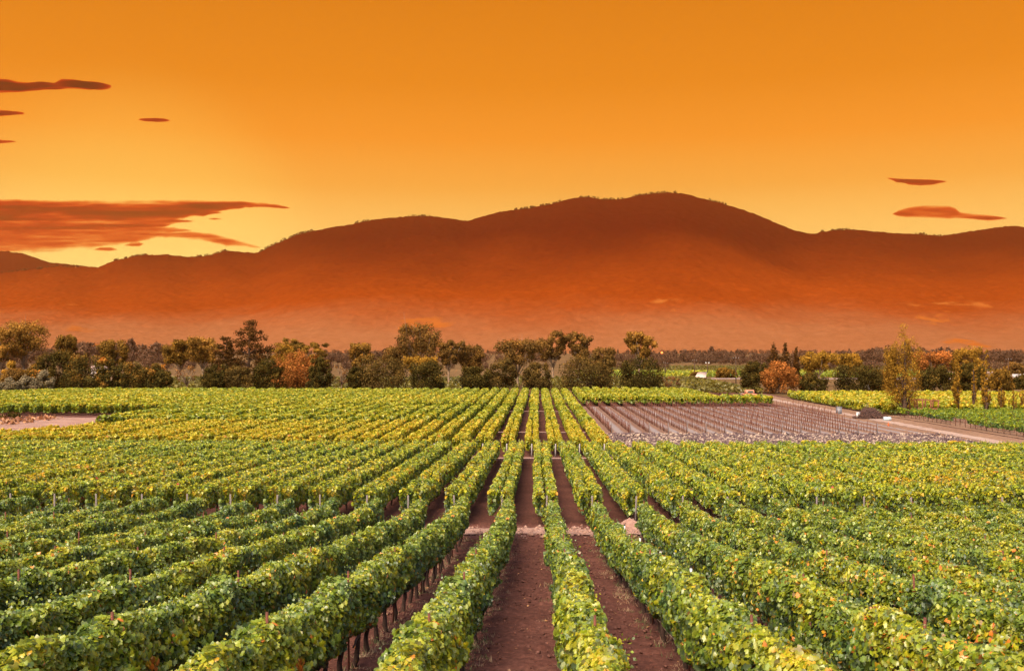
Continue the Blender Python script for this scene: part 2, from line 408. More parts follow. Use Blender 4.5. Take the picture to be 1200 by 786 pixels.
def vine_foliage(name, y0, y1, dens, size, mat, seed, lobes=((0, .46),), zlo=.62, zhi=1.95, near=None, droop=.25, lowhue=.0, gaps=.0, shoots=True):
    """foliage of one row, coordinates relative to (0,y0,ground at y0)"""
    r = np.random.default_rng(seed)
    V, Fc, A = [], [], []; nv = 0
    segs = np.arange(y0, y1, 1.0)
    zz0 = gz(y0)
    for (lx, hw) in lobes:
        allC, allN, allS, allT, allY = [], [], [], [], []
        for ys in segs:
            n = int(dens(ys) / len(lobes)); 
            y = ys + r.random(n) * min(1.0, y1 - ys)
            th = r.random(n) * 2 * np.pi
            rad = 1 - .45 * r.random(n) ** 2.2
            # lumpy outline: every vine and shoot bulges on its own
            bump = 1 + .42 * vnoise(y * .75 + seed * 7.7, np.cos(th) * 1.3 + np.sin(th) * 2.1 + lx * 9, seed) + .36 * vnoise(y * 2.7, th * 1.6 + 5, seed + 3)
            vine = .85 + .15 * np.cos(2 * np.pi * y / 1.6 + seed)
            ca, sa = np.cos(th), np.sin(th)
            sx = np.sign(ca) * np.abs(ca) ** .75; sz = np.sign(sa) * np.abs(sa) ** .75
            zc, hh = (zlo + zhi) / 2, (zhi - zlo) / 2
            x = lx + .13 * vnoise(y * .33, np.full(n, seed * 3.1), seed + 9) + hw * sx * rad * bump * vine
            zt = zc + hh * sz * rad * np.where(sz > 0, .86 + .14 * bump + .22 * vnoise(y * 1.3, y * 0 + 3, seed + 5), .9 + .2 * vnoise(y * 1.9, y * 0, seed + 6))
            C = np.stack([x, y - y0, gz(y) - zz0 + zt], 1)
            nr = np.stack([ca * .9, r.normal(0, .5, n), sa * .7 + .4], 1) + r.normal(0, .55, (n, 3))
            tp = np.stack([ca * .5, r.normal(0, .5, n), -1.0 + r.normal(0, .4, n)], 1)
            keep = np.ones(n, bool)
            if gaps: keep = vnoise(y * .35, y * 0 + seed, seed + 12) > -1 + gaps * 2
            q = (np.abs(vnoise(y * .9, th * 1.1, seed + 20)) < .12) & (sz < .55); keep &= ~(q & (r.random(n) < .8))
            if near: ss = size(y) * r.uniform(.65, 1.3, n)
            else: ss = size(y) * r.uniform(.6, 1.35, n)
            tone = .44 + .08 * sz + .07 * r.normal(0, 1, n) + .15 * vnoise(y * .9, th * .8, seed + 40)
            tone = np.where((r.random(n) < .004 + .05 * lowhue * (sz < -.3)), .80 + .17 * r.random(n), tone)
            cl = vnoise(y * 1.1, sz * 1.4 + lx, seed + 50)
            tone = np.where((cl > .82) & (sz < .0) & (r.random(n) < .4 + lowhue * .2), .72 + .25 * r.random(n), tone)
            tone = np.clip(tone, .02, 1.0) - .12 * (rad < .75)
            allC.append(C[keep]); allN.append(nr[keep]); allT.append(tp[keep]); allS.append(ss[keep]); allY.append(np.stack([y[keep], tone[keep]], 1))
        C, NR, T, SZ, YT = map(np.concatenate, (allC, allN, allT, allS, allY))
        if near:
            sel = YT[:, 0] < near
            groups = [(sel, 'vine'), (~sel, 'fold')]
        else: groups = [(np.ones(len(C), bool), 'fold')]
        for g, sh in groups:
            if not g.any(): continue
            v, f, vp = leaves(C[g], NR[g], T[g], SZ[g], sh)
            V.append(v); Fc.append(f + nv); nv += len(v); A.append(np.repeat(YT[g, 1], vp))
    # upright shoots that stick out of the top
    if shoots:
        ns = int((y1 - y0) * 5)
        for i in range(ns):
            y = r.uniform(y0, y1); lx, hw = lobes[r.integers(len(lobes))]
            k = r.integers(6, 11); h = r.uniform(.12, .36)
            d = np.array([r.normal(0, .35), r.normal(0, .3), 1.0]); d /= np.linalg.norm(d)
            b = np.array([lx + r.normal(0, hw * .5), y - y0, gz(y) - zz0 + zhi - .12])
            tt = np.linspace(-.3, 1, k)[:, None]
            C = b + d * h * tt + r.normal(0, .03, (k, 3))
            v, f, vp = leaves(C, r.normal(0, 1, (k, 3)) + [0, 0, .5], r.normal(0, 1, (k, 3)), size(np.full(k, y)) * np.linspace(.8, .4, k), 'fold')
            V.append(v); Fc.append(f + nv); nv += len(v); A.append(np.full(len(v), .5 + r.normal(0, .08)))
    return make_mesh(name, np.concatenate(V), [np.concatenate(Fc)], [mat], attrs={'tone': np.concatenate(A)})

ORD = ['first', 'second', 'third', 'fourth', 'fifth', 'sixth', 'seventh', 'eighth', 'ninth', 'tenth', 'eleventh', 'twelfth', 'thirteenth', 'fourteenth',
       'fifteenth', 'sixteenth', 'seventeenth', 'eighteenth', 'nineteenth', 'twentieth']
TENS = {2: 'twenty', 3: 'thirty', 4: 'forty', 5: 'fifty', 6: 'sixty'}
TENTH = {2: 'twentieth', 3: 'thirtieth', 4: 'fortieth', 5: 'fiftieth', 6: 'sixtieth'}
def ordinal(n):
    if n <= 20: return ORD[n - 1]
    return TENTH[n // 10] if n % 10 == 0 else TENS[n // 10] + '-' + ORD[n % 10 - 1]

def trunk_mesh(name, seed, h=.78, arms=True):
    r = np.random.default_rng(seed); b = MB()
    x, y = r.normal(0, .03, 2); z = np.linspace(0, h, 7)
    wob = np.cumsum(r.normal(0, .018, (7, 2)), 0)
    P = np.stack([x + wob[:, 0], y + wob[:, 1], z - .06], 1)
    b.tube(P, np.linspace(.062, .04, 7) * r.uniform(.9, 1.25, 7), 7)
    if arms:
        for s in (-1, 1):
            k = 6; t = np.linspace(0, 1, k)
            A = P[-1] + np.stack([r.normal(0, .015, k).cumsum() * .5, s * t * .8, .1 * np.sin(t * 2.4) + r.normal(0, .012, k)], 1)
            b.tube(A, np.linspace(.036, .018, k), 6)
    return b.mesh(name, [M['bark']], True)
trunks = [trunk_mesh('vine_trunk', 100 + i) for i in range(5)]
def rod_mesh(name, h, r0, mat, k=6):
    b = MB(); b.tube([(0, 0, -.15), (0, 0, h * .5), (0, 0, h)], r0, k); return b.mesh(name, [mat])
rod = rod_mesh('trellis_rod', 2.06, .022, M['rust'])
grey_post = rod_mesh('grey_post', 1.8, .048, M['wood_grey'], 10)
pale_post = rod_mesh('pale_post', 1.5, .07, plain_mat('pale painted wood', (.38, .34, .33), (.25, .22, .21), 10, .8), 8)

def line_mesh(name, y0, y1, x, z, rad, mat, sag=.03, wob=.02, seed=0, step=.8):
    r = np.random.default_rng(seed); ys = np.arange(y0, y1 + .01, step)
    P = np.stack([x + wob * vnoise(ys * .6, ys * 0, seed), ys - y0, gz(ys) - gz(y0) + z - sag * (1 - np.cos(2 * np.pi * ys / 3.2)) / 2 + wob * vnoise(ys * .9, ys * 0 + 3, seed)], 1)
    b = MB(); b.tube(P, rad, 4); return b.mesh(name, [mat])

def rows(block, y0, y1, xs_center, spacing, xr, meshes, label, group, seed, trunks_every=0, rods_every=0, post=None, post_y=None, hose=None, wire=None, cat='vine row', trunk_lim=1e9):
    r = np.random.default_rng(seed)
    zz0 = gz(y0)
    k0 = math.ceil((xr[0] - xs_center) / spacing - 1e-6); k1 = math.floor((xr[1] - xs_center) / spacing + 1e-6)
    for k in range(k0, k1 + 1):
        X = xs_center + k * spacing + r.normal(0, .02)
        root = empty('vine_row', (X, y0, zz0))
        lab = label(k, X, k - k0)
        tag(root, lab, cat, group)
        me = meshes[r.integers(len(meshes))]
        fo = link('foliage', me, root); fo.scale = (r.choice([-1, 1]), 1, r.uniform(.95, 1.06))
        if trunks_every and abs(X) < trunk_lim:
            for y in np.arange(y0 + .5, y1 - .3, trunks_every):
                t = link('trunk', trunks[r.integers(5)], root, (r.normal(0, .03), y - y0 + r.normal(0, .06), gz(y) - zz0))
                t.rotation_euler = (r.normal(0, .05), r.normal(0, .06), r.choice([0, math.pi])); t.scale = (1, 1, r.uniform(.93, 1.05))
        if rods_every:
            for y in np.arange(y0 + rods_every * .5, y1 - .3, rods_every):
                p = link('trellis_post', rod, root, (r.normal(0, .02), y - y0, gz(y) - zz0)); p.rotation_euler = (r.normal(0, .02), r.normal(0, .02), 0)
        if post is not None:
            for py in post_y:
                p = link('end_post', post, root, (r.normal(0, .05), py - y0, gz(py) - zz0)); p.rotation_euler = (r.normal(0, .03) + (.06 if py <= y0 + .5 else -.06), r.normal(0, .03), 0)
        if hose is not None and X > 1: link('drip_hose', hose, root)
        if wire is not None: link('trellis_wire', wire, root)

def side(k, X):
    return (ordinal(k + 1), 'right') if k >= 0 else (ordinal(-k), 'left')

# near block
NY0, NY1 = 5.0, 53.8
near_d = lambda y: 2500 if y < 18 else (1650 if y < 30 else 950)
near_s = lambda y: np.interp(y, [5, 20, 54], [.092, .102, .14])
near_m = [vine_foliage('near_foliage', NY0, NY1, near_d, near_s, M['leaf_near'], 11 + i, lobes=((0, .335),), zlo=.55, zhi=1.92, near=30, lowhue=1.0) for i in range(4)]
hose = line_mesh('drip_hose', NY0, NY1, -.1, .46, .013, M['hose'], seed=2)
wire = line_mesh('trellis_wire', NY0, NY1, 0, .80, .004, M['rust'], sag=0)
rows('near', NY0, NY1, .77, 2.3, (-27, 27), near_m,
     lambda k, X, i: f'green leafy row, {side(k, X)[0]} {side(k, X)[1]} of the central aisle, in the nearest block', 'vine rows of the nearest block', 1,
     trunks_every=1.6, rods_every=6.4, hose=hose, wire=wire)
# second block: split canopy rows
BY0, BY1 = 57.6, 108.6
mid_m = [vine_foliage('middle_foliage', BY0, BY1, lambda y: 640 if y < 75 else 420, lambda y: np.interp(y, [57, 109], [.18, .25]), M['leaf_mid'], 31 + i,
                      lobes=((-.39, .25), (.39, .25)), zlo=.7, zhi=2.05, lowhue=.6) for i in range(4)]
hose2 = line_mesh('drip_hose', BY0, BY1, -.1, .5, .018, M['hose'], seed=4)
rows('middle', BY0, BY1, .42, 2.54, (-58, 58), mid_m,
     lambda k, X, i: f'lime green row, {side(k, X)[0]} {side(k, X)[1]} of the central aisle, beyond the first cross path', 'vine rows of the second block', 2,
     trunks_every=2.5, post=grey_post, post_y=(BY0 + .12,), hose=hose2)
# golden block
CY0, CY1 = 113.5, 147.8
gold_m = [vine_foliage('golden_foliage', CY0, CY1, lambda y: 330, lambda y: np.full(np.shape(y), .29), M['leaf_gold'], 51 + i,
                       lobes=((-.43, .22), (.43, .22)), zlo=.65, zhi=2.0) for i in range(3)]
tk = MB()
for i, y in enumerate(np.arange(CY0 + .6, CY1, 2.4)):
    pass
short_m = {e: vine_foliage('golden_foliage_short', CY0, e, lambda y: 330, lambda y: np.full(np.shape(y), .29), M['leaf_gold'], 57, lobes=((-.43, .22), (.43, .22)), zlo=.65, zhi=2.0) for e in (139, 131, 124)}
for x_, e_ in ((-22, 139), (-23, 131), (-24, 124), (-25, 124)):
    rows('goldshort', CY0, e_, -.72, 2.68, (-.72 + 2.68 * x_ - .1, -.72 + 2.68 * x_ + .1), [short_m[e_]],
     lambda k, X, i: f'short golden row, {side(k, X)[0]} {side(k, X)[1]} of the central aisle, ending at the dirt clearing', 'short golden rows at the dirt clearing', 3)
rows('gold', CY0, CY1, -.72, 2.68, (-59, 7.5), gold_m,
     lambda k, X, i: f'golden yellow row, {side(k, X)[0]} {side(k, X)[1]} of the central aisle, in the golden vineyard block', 'vine rows of the golden block', 3,
     post=pale_post, post_y=(CY0 - .6,))
# green block behind it
DY0, DY1 = 150.8, 204.6
far_m = [vine_foliage('far_foliage', DY0, DY1, lambda y: 150, lambda y: np.full(np.shape(y), .42), M['leaf_far'], 61 + i, lobes=((-.37, .22), (.37, .22)), zlo=.5, zhi=2.0, shoots=False) for i in range(3)]
rows('green', DY0, DY1, -.72, 2.68, (-67, 7.5), far_m,
     lambda k, X, i: f'yellow-green row, {side(k, X)[0]} {side(k, X)[1]} of the central aisle, directly behind the golden block', 'vine rows of the fourth block', 4)
stub_m = [vine_foliage('stub_foliage', 189.5, DY1, lambda y: 150, lambda y: np.full(np.shape(y), .42), M['leaf_far'], 66 + i, lobes=((-.37, .22), (.37, .22)), zlo=.5, zhi=2.0, shoots=False) for i in range(2)]
rows('stub', 189.5, DY1, -.72, 2.68, (-125, -67.5), stub_m,
     lambda k, X, i: f'short green row, {ordinal(i + 1)} from the far left, behind the dirt clearing', 'short vine rows behind the dirt clearing', 5)
# last block before the trees
EY0, EY1 = 207.8, 281
last_m = [vine_foliage('last_foliage', EY0, EY1, lambda y: 120, lambda y: np.full(np.shape(y), .48), M['leaf_far'], 71 + i, lobes=((-.4, .38), (.4, .38)), zlo=.5, zhi=2.0, shoots=False) for i in range(3)]
rows('last', EY0, EY1, -.72, 2.68, (-152, 7.5), last_m,
     lambda k, X, i: f'yellow-green row, {side(k, X)[0]} {side(k, X)[1]} of the central aisle, last block before the trees', 'vine rows of the last block', 6)
# right: rows behind the young vineyard
GY0, GY1 = 226.5, 287
rt_m = [vine_foliage('right_foliage', GY0, GY1, lambda y: 130, lambda y: np.full(np.shape(y), .46), M['leaf_far'], 81 + i, lobes=((-.4, .38), (.4, .38)), zlo=.7, zhi=2.1, shoots=False) for i in range(3)]
rt_s = [vine_foliage('right_foliage_short', GY0, 238, lambda y: 130, lambda y: np.full(np.shape(y), .46), M['leaf_far'], 88, lobes=((-.4, .38), (.4, .38)), zlo=.7, zhi=2.1, shoots=False)]
rows('rightshort', GY0, 238, 10.6, 2.7, (42.5, 53), rt_s,
     lambda k, X, i: f'short green row near the parked truck, {ordinal(i + 1)} from the left of four', 'short vine rows near the truck', 7)
rows('right', GY0, GY1, 10.6, 2.7, (10, 42), rt_m,
     lambda k, X, i: f'green row, {ordinal(i + 1)} from the left, in the block behind the bare young vineyard', 'vine rows behind the young vineyard', 7)
# right: yellow block beyond the farm road
KY0, KY1 = 196, 266
ye_m = [vine_foliage('yellow_foliage', KY0, KY1, lambda y: 130, lambda y: np.full(np.shape(y), .46), M['leaf_yel'], 91 + i, lobes=((0, .6),), zlo=.4, zhi=2.0, shoots=False) for i in range(3)]
rows('yellow', KY0, KY1, 65, 2.7, (64, 138), ye_m,
     lambda k, X, i: f'yellow row, {ordinal(i + 1)} from the farm road, in the bright yellow block by the poplars', 'vine rows of the yellow block', 8)
# right: young green vines with visible stakes
LY0, LY1 = 131, 191
def young_mesh(name, y0, y1, seed, stakes_only=False):
    r = np.random.default_rng(seed); b = MB(); zz0 = gz(y0); C, A = [], []
    ys = np.arange(y0, y1, 1.35 if stakes_only else 1.9)
    for i, y in enumerate(ys):
        h = 1.15 + r.normal(0, .05) if i % 3 else 1.6 + r.normal(0, .05)
        b.tube([(r.normal(0, .04), y - y0, gz(y) - zz0 - .1), (r.normal(0, .06), y - y0 + r.normal(0, .04), gz(y) - zz0 + h)], .038 if i % 3 else .05, 5, 0)
        if stakes_only and r.random() < .8:
            b.tube([(r.normal(0, .04), y - y0 + .15, gz(y) - zz0 - .1), (r.normal(0, .05), y - y0 + .15, gz(y) - zz0 + .55)], .03, 5, 0)
    for z in ((.85,) if stakes_only else (.55, 1.1)):
        b.tube(np.stack([ys * 0, ys - y0, gz(ys) - zz0 + z], 1), .012, 4, 1)
    return b
for i in range(0): pass
young_posts = []
for i in range(2):
    young_posts.append(young_mesh('young', LY0, LY1, 200 + i).mesh('young_stakes', [M['rust'], M['hose']]))
young_fol = [vine_foliage('young_foliage', LY0, LY1, lambda y: 75, lambda y: np.full(np.shape(y), .27), M['leaf_young'], 95 + i, lobes=((0, .28),), zlo=.75, zhi=1.55, shoots=True, gaps=.28) for i in range(2)]
def rows_young():
    r = np.random.default_rng(9)
    for i in range(13):
        X = 66.6 + i * 2.35
        root = empty('vine_row', (X, LY0, gz(LY0)))
        tag(root, f'thin young green row on dark stakes, {ordinal(i + 1)} from the farm road at right', 'vine row', 'young green vine rows at the right')
        link('foliage', young_fol[i % 2], root); link('stake', young_posts[i % 2], root)['kind'] = 'stuff'
rows_young()
stake_me = [young_mesh('s', 147.8, 225, 210 + i, True).mesh('stake_row', [M['rust'], M['hose']]) for i in range(3)]
for i in range(15):
    o = link('staked_vine_row', stake_me[i % 3], None, (10.6 + i * 2.7, 147.8, gz(147.8)))
    tag(o, f'leafless row of reddish stakes, {ordinal(i + 1)} from the left in the bare young vineyard', 'young vine row', 'bare staked rows of the young vineyard')
    p = link('end_post', rod_mesh('thin_pale_post', 1.6, .06, M['wood_grey'], 6) if i == 0 else bpy.data.meshes['thin_pale_post'], o, (0, -.5, .0))

for i, e in enumerate((172, 184, 196)):
    o = link('staked_vine_row', young_mesh('s', e, 225, 230 + i, True).mesh('stake_row', [M['rust'], M['hose']]), None, (51.1 + i * 2.3, e, gz(e)))
    tag(o, f'short leafless row of reddish stakes beside the farm road, {ordinal(i + 1)} toward the road', 'young vine row', 'short staked rows beside the road')
# distant vineyard fields beyond the tree line: rows too many and too small to count
def distant(name, x0, x1, y0, y1, sp, dens, seed, mat, hgt=1.6):
    r = np.random.default_rng(seed); xs = np.arange(x0, x1, sp)
    n = int((y1 - y0) * dens * len(xs))
    x = xs[r.integers(len(xs), size=n)] + r.normal(0, .45, n); y = r.uniform(y0, y1, n); z = gz(y) + r.uniform(.4, hgt, n)
    v, f, vp = leaves(np.stack([x, y, z], 1), r.normal(0, 1, (n, 3)) + [0, -.2, .8], r.normal(0, 1, (n, 3)), r.uniform(.5, 1.0, n), 'fold')
    o = link(name, make_mesh(name, v, [f], [mat], attrs={'tone': np.repeat(.42 + .1 * r.normal(0, 1, n) + .1 * vnoise(x * .05, y * .03, seed), vp)}))
    return o
tag(distant('distant_vines', -170, 8, 300, 420, 3.2, 5, 1, M['leaf_dist']), 'hazy yellow-green vineyard field beyond the tree line', 'vineyard', kind='stuff')
tag(distant('distant_vines', 8, 66, 291, 425, 2.9, 7, 2, M['leaf_dist']), 'dull green vineyard behind the parked truck', 'vineyard', kind='stuff')
tag(distant('distant_vines', 20, 190, 452, 540, 3.2, 5, 3, M['leaf_far']), 'far yellow vineyard strip behind the low shed', 'vineyard', kind='stuff')
tag(distant('distant_vines', 40, 260, 575, 700, 4, 3, 4, M['leaf_dist']), 'farthest yellow vineyard strip below the hazy treeline', 'vineyard', kind='stuff')
sheet('far_lane', np.linspace(60, 210, 60), np.linspace(432, 446, 5), .1, M['road'], lump, edge=1)
sheet('far_lane.001', np.linspace(20, 330, 60), np.linspace(545, 570, 5), .1, M['road'], lump, edge=1)

# ------------------------------------------------------------------ trees
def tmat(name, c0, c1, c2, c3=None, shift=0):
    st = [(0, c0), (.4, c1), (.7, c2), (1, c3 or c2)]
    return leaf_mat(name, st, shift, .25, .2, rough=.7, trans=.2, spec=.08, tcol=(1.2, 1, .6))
T_ = {
    'dark': tmat('dark oak leaves', (0.0196, 0.0170, 0.0041), (0.0547, 0.0408, 0.0082), (0.1173, 0.0765, 0.0136), (0.1955, 0.1020, 0.0163)),
    'olive': tmat('olive leaves', (0.0648, 0.0386, 0.0073), (0.1621, 0.0878, 0.0146), (0.3024, 0.1580, 0.0243), (0.4320, 0.2106, 0.0243)),
    'brown': tmat('brown leaves', (.07, .036, .009), (.15, .08, .02), (.25, .125, .026), (.34, .15, .03)),
    'euc': tmat('pale olive brown leaves', (0.0938, 0.0500, 0.0100), (0.2438, 0.1250, 0.0220), (0.3938, 0.1953, 0.0350), (0.5250, 0.2500, 0.0400)),
    'pine': tmat('pine needles', (0.0281, 0.0162, 0.0038), (0.0702, 0.0324, 0.0076), (0.1287, 0.0540, 0.0126), (0.1872, 0.0810, 0.0151)),
    'mixed': tmat('green and orange leaves', (0.0300, 0.0300, 0.0075), (0.0900, 0.0675, 0.0150), (0.3000, 0.1500, 0.0240), (0.6750, 0.1950, 0.0300)),
    'orange': tmat('orange leaves', (0.1400, 0.0500, 0.0100), (0.3000, 0.1100, 0.0250), (0.4600, 0.1600, 0.0350), (0.6000, 0.2000, 0.0500)),
    'gold': tmat('golden leaves', (.11, .055, .008), (.27, .145, .018), (.42, .22, .026), (.55, .25, .03)),
    'yellow': tmat('yellow leaves', (0.1200, 0.0900, 0.0100), (0.2800, 0.2000, 0.0200), (0.4200, 0.3000, 0.0300), (0.5000, 0.3200, 0.0400)),
    'dusk': tmat('dull brown-green leaves', (.045, .030, .009), (.095, .060, .015), (.16, .092, .02), (.24, .12, .025)),
    'hazewood': tmat('haze-tinted woods', (.095, .05, .03), (.115, .062, .036), (.135, .072, .042), (.16, .085, .05)),  # dull low-contrast tones: the haze is painted into the leaf colour
    'grey': tmat('grey green leaves', (.09, .065, .035), (.19, .145, .08), (.29, .23, .14), (.36, .3, .2)),
    'bare': tmat('last brown leaves', (0.0910, 0.0330, 0.0120), (0.1820, 0.0770, 0.0240), (0.2860, 0.1320, 0.0320)),
}

def crown_mesh(name, clumps, leafn, size, mat, seed, tone_up=.25, flat=1.0, H=1, inner=False):
    r = np.random.default_rng(seed); C, NR, TN = [], [], []
    tot = sum(c[3] ** 2 for c in clumps)
    for (cx, cy, cz, rad) in clumps:
        n = max(6, int(leafn * rad ** 2 / tot))
        d = r.normal(0, 1, (n, 3)); d /= np.linalg.norm(d, axis=1)[:, None]
        k = r.random(n) ** .45
        off = d * (rad * k)[:, None] * (1 + .35 * vnoise(d[:, 0] * 2.5 + cx, d[:, 2] * 2.5 + cz, seed))[:, None]
        off[:, 2] *= flat
        C.append(np.array([cx, cy, cz]) + off); NR.append(d + r.normal(0, .6, (n, 3)))
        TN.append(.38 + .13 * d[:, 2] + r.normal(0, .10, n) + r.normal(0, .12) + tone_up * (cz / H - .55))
    C, NR, TN = map(np.concatenate, (C, NR, TN)); n = len(C)
    v, f, vp = leaves(C, NR, r.normal(0, 1, (n, 3)), size * r.uniform(.6, 1.4, n), 'fold')
    return make_mesh(name, v, [f], [mat], attrs={'tone': np.repeat(np.clip(TN, 0, 1), vp)})

def make_tree(name, px, w, top, d, kind, colr, label, cat, seed, base_z=None, wood=None, leafn=None, ls=None, group=None, lean=0):
    """px centre, w width in px, top px, distance d in metres"""
    r = np.random.default_rng(seed)
    X = X_at(px, d); Wm = w * d / F; z0 = gz(d) if base_z is None else base_z
    H = Z_at(top, d) - z0; a = Wm / 2 * 1.06
    root = empty(name, (X, d, z0)); tag(root, label, cat, group)
    b = MB(); cl = []; flat = 1.0
    pxm = d / F
    size = ls or max(.22, 1.45 * pxm); dens = 1.0
    tr = max(.10, H * .022)
    if kind in ('round', 'shrub'):
        lo = .02 if kind == 'round' else .0
        n = int(44 if kind == 'round' else 22)
        for i in range(n):
            u = r.random(); th = r.random() * 2 * np.pi
            zc = lo + .12 + (.78 - lo) * u
            prof = math.sin(math.pi * min(1, (.30 + .70 * (1 - u)) ** .9 * .62 + .06)) if kind == 'round' else math.sqrt(max(.05, 1 - u ** 2)) 
            rad = a * prof * math.sqrt(r.random()) * .86
            s = a * r.uniform(.22, .40) * (1.05 - .35 * u)
            s = min(s, H * .28)
            cl.append((rad * math.cos(th), rad * math.sin(th) * .9, min(zc * H, H - s * .8) , s))
        # side lobes keep the drawn width
        for sgn in (-1, 1):
            for zc in (.3, .48, .62):
                s = a * r.uniform(.2, .3); s = min(s, H * .2); cl.append((sgn * (a - s) * r.uniform(.85, 1.0), r.normal(0, a * .2), zc * H, s))
        cl.append((r.normal(0, a * .15), 0, H * .97 - min(a * .32, H * .25), min(a * .36, H * .27)))
        limbs = 6; fork = .16; leafn = leafn or int(8500)
    elif kind == 'airy':
        nl = r.integers(5, 8)
        for i in range(nl):
            th = 2 * np.pi * i / nl + r.normal(0, .3); e = r.uniform(.45, 1.0)
            tipz = H * (1 - .30 * e * r.random() ** .7) 
            ex = a * .86 * math.cos(th) * e; ey = a * .7 * math.sin(th) * e
            for j in range(r.integers(5, 9)):
                t = r.uniform(.42, 1.0) if j else 1.0
                s = a * r.uniform(.17, .31)
                cl.append((ex * t ** .8 + r.normal(0, a * .13), ey * t + r.normal(0, a * .12), min(H * .22 + (tipz - H * .22) * t, H - s), s))
        cl.append((r.normal(0, a * .2), 0, H - a * .26, a * .26))
        limbs = 12; fork = .2; leafn = leafn or 9000
    elif kind == 'pine':
        nw = 11
        for i in range(nw):
            t = i / (nw - 1); zc = H * (.12 + .84 * t); rr = a * (1 - t) ** .65 * r.uniform(.65, 1.1) + a * .2
            for j in range(9 if t < .85 else 4):
                th = r.random() * 2 * np.pi; q = rr * r.uniform(.35, 1)
                s = a * r.uniform(.18, .30) * (1.15 - .4 * t)
                cl.append((q * math.cos(th), q * math.sin(th), min(zc + r.normal(0, H * .02), H - s * .6), s))
        flat = .62; limbs = 26; fork = .2; leafn = leafn or 9000
    elif kind == 'umbrella':
        for i in range(34):
            th = r.random() * 2 * np.pi; q = a * math.sqrt(r.random()) * .85; s = a * r.uniform(.16, .26)
            cl.append((q * math.cos(th), q * math.sin(th), H * r.uniform(.5, .92) - q / a * H * .08, s))
        flat = .55; limbs = 10; fork = .35; leafn = leafn or 6000
    elif kind == 'cypress':
        for i in range(26):
            t = (i + r.random()) / 26; q = a * (1 - t) ** .8 * r.random() * .7; th = r.random() * 6.28; s = a * (.5 * (1 - t) + .12)
            cl.append((q * math.cos(th), q * math.sin(th), min(H * (.05 + .95 * t), H - s * .9), s))
        flat = 1.5; limbs = 0; fork = .5; leafn = leafn or 3600
    elif kind == 'poplar':
        nl = max(5, int(8 * (w / 30))) if w > 25 else 5
        for i in range(nl):
            th = r.random() * 6.28; e = r.random() ** .6 if i else 0
            z0l = .10 + .25 * r.random(); z1l = (1 - .42 * e ** 1.5) * r.uniform(.95, 1)
            for j in range(11):
                t = (j + .5) / 11; zc = z0l + (z1l - z0l) * t
                env = min(1, .35 + zc * 1.6) * max(0, 1 - zc ** 5) ** .5
                q = a * e * env * .8
                s = a * r.uniform(.13, .25) * (1.1 - .35 * t)
                cl.append((q * math.cos(th) + r.normal(0, a * .10), q * math.sin(th) * .8 + r.normal(0, a * .1), min(zc * H, H - s), s))
        flat = 1.35; limbs = 14; fork = .04; leafn = leafn or 4200
    elif kind == 'bare':
        for i in range(16):
            th = r.random() * 6.28; q = a * r.uniform(.3, .95)
            cl.append((q * math.cos(th), q * math.sin(th), H * r.uniform(.45, .95), a * .2))
        limbs = 16; fork = .25; leafn = leafn or 260
    # trunk and limbs
    lx = lean * H
    tz = np.linspace(-.2, H * (fork + .12), 6); wob = r.normal(0, H * .006, (6, 2)).cumsum(0)
    P = np.stack([wob[:, 0], wob[:, 1], tz], 1)
    topz = {'pine': .93, 'cypress': .9, 'poplar': .8}.get(kind)
    if topz:
        tz = np.linspace(-.2, H * topz, 9); wob = r.normal(0, H * .003, (9, 2)).cumsum(0); P = np.stack([wob[:, 0], wob[:, 1], tz], 1)
    b.tube(P, np.linspace(tr * 1.25, tr * (.25 if topz else .8), len(P)), 8)
    order = sorted(cl, key=lambda c: -c[3]); picks = order[:limbs] if kind != 'bare' else cl
    for (cx, cy, cz, s) in picks:
        if kind in ('pine', 'cypress'): st = np.array([0, 0, max(.1 * H, cz - H * .04)])
        elif kind == 'poplar': st = np.array([0, 0, max(.03 * H, cz * r.uniform(.15, .45))])
        else: st = P[-1] * np.array([1, 1, r.uniform(.7, 1.0)])
        e = np.array([cx, cy, cz]); m1 = st + (e - st) * .45 + np.array([0, 0, H * .03]) + r.normal(0, H * .012, 3)
        b.tube([st, m1, e], [tr * .5, tr * .32, tr * .1], 5)
        if kind in ('bare', 'airy'):
            for q in range(4 if kind == 'bare' else 2):
                e2 = e + r.normal(0, a * .22, 3) + [0, 0, H * .03]
                b.tube([m1 + (e - m1) * r.random(), e2], [tr * .2, tr * .05], 4)
    if kind != 'shrub':
        link('trunk', b.mesh('tree_trunk', [wood or M['treebark']], True), root)
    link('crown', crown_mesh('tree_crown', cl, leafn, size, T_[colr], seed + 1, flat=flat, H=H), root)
    return root

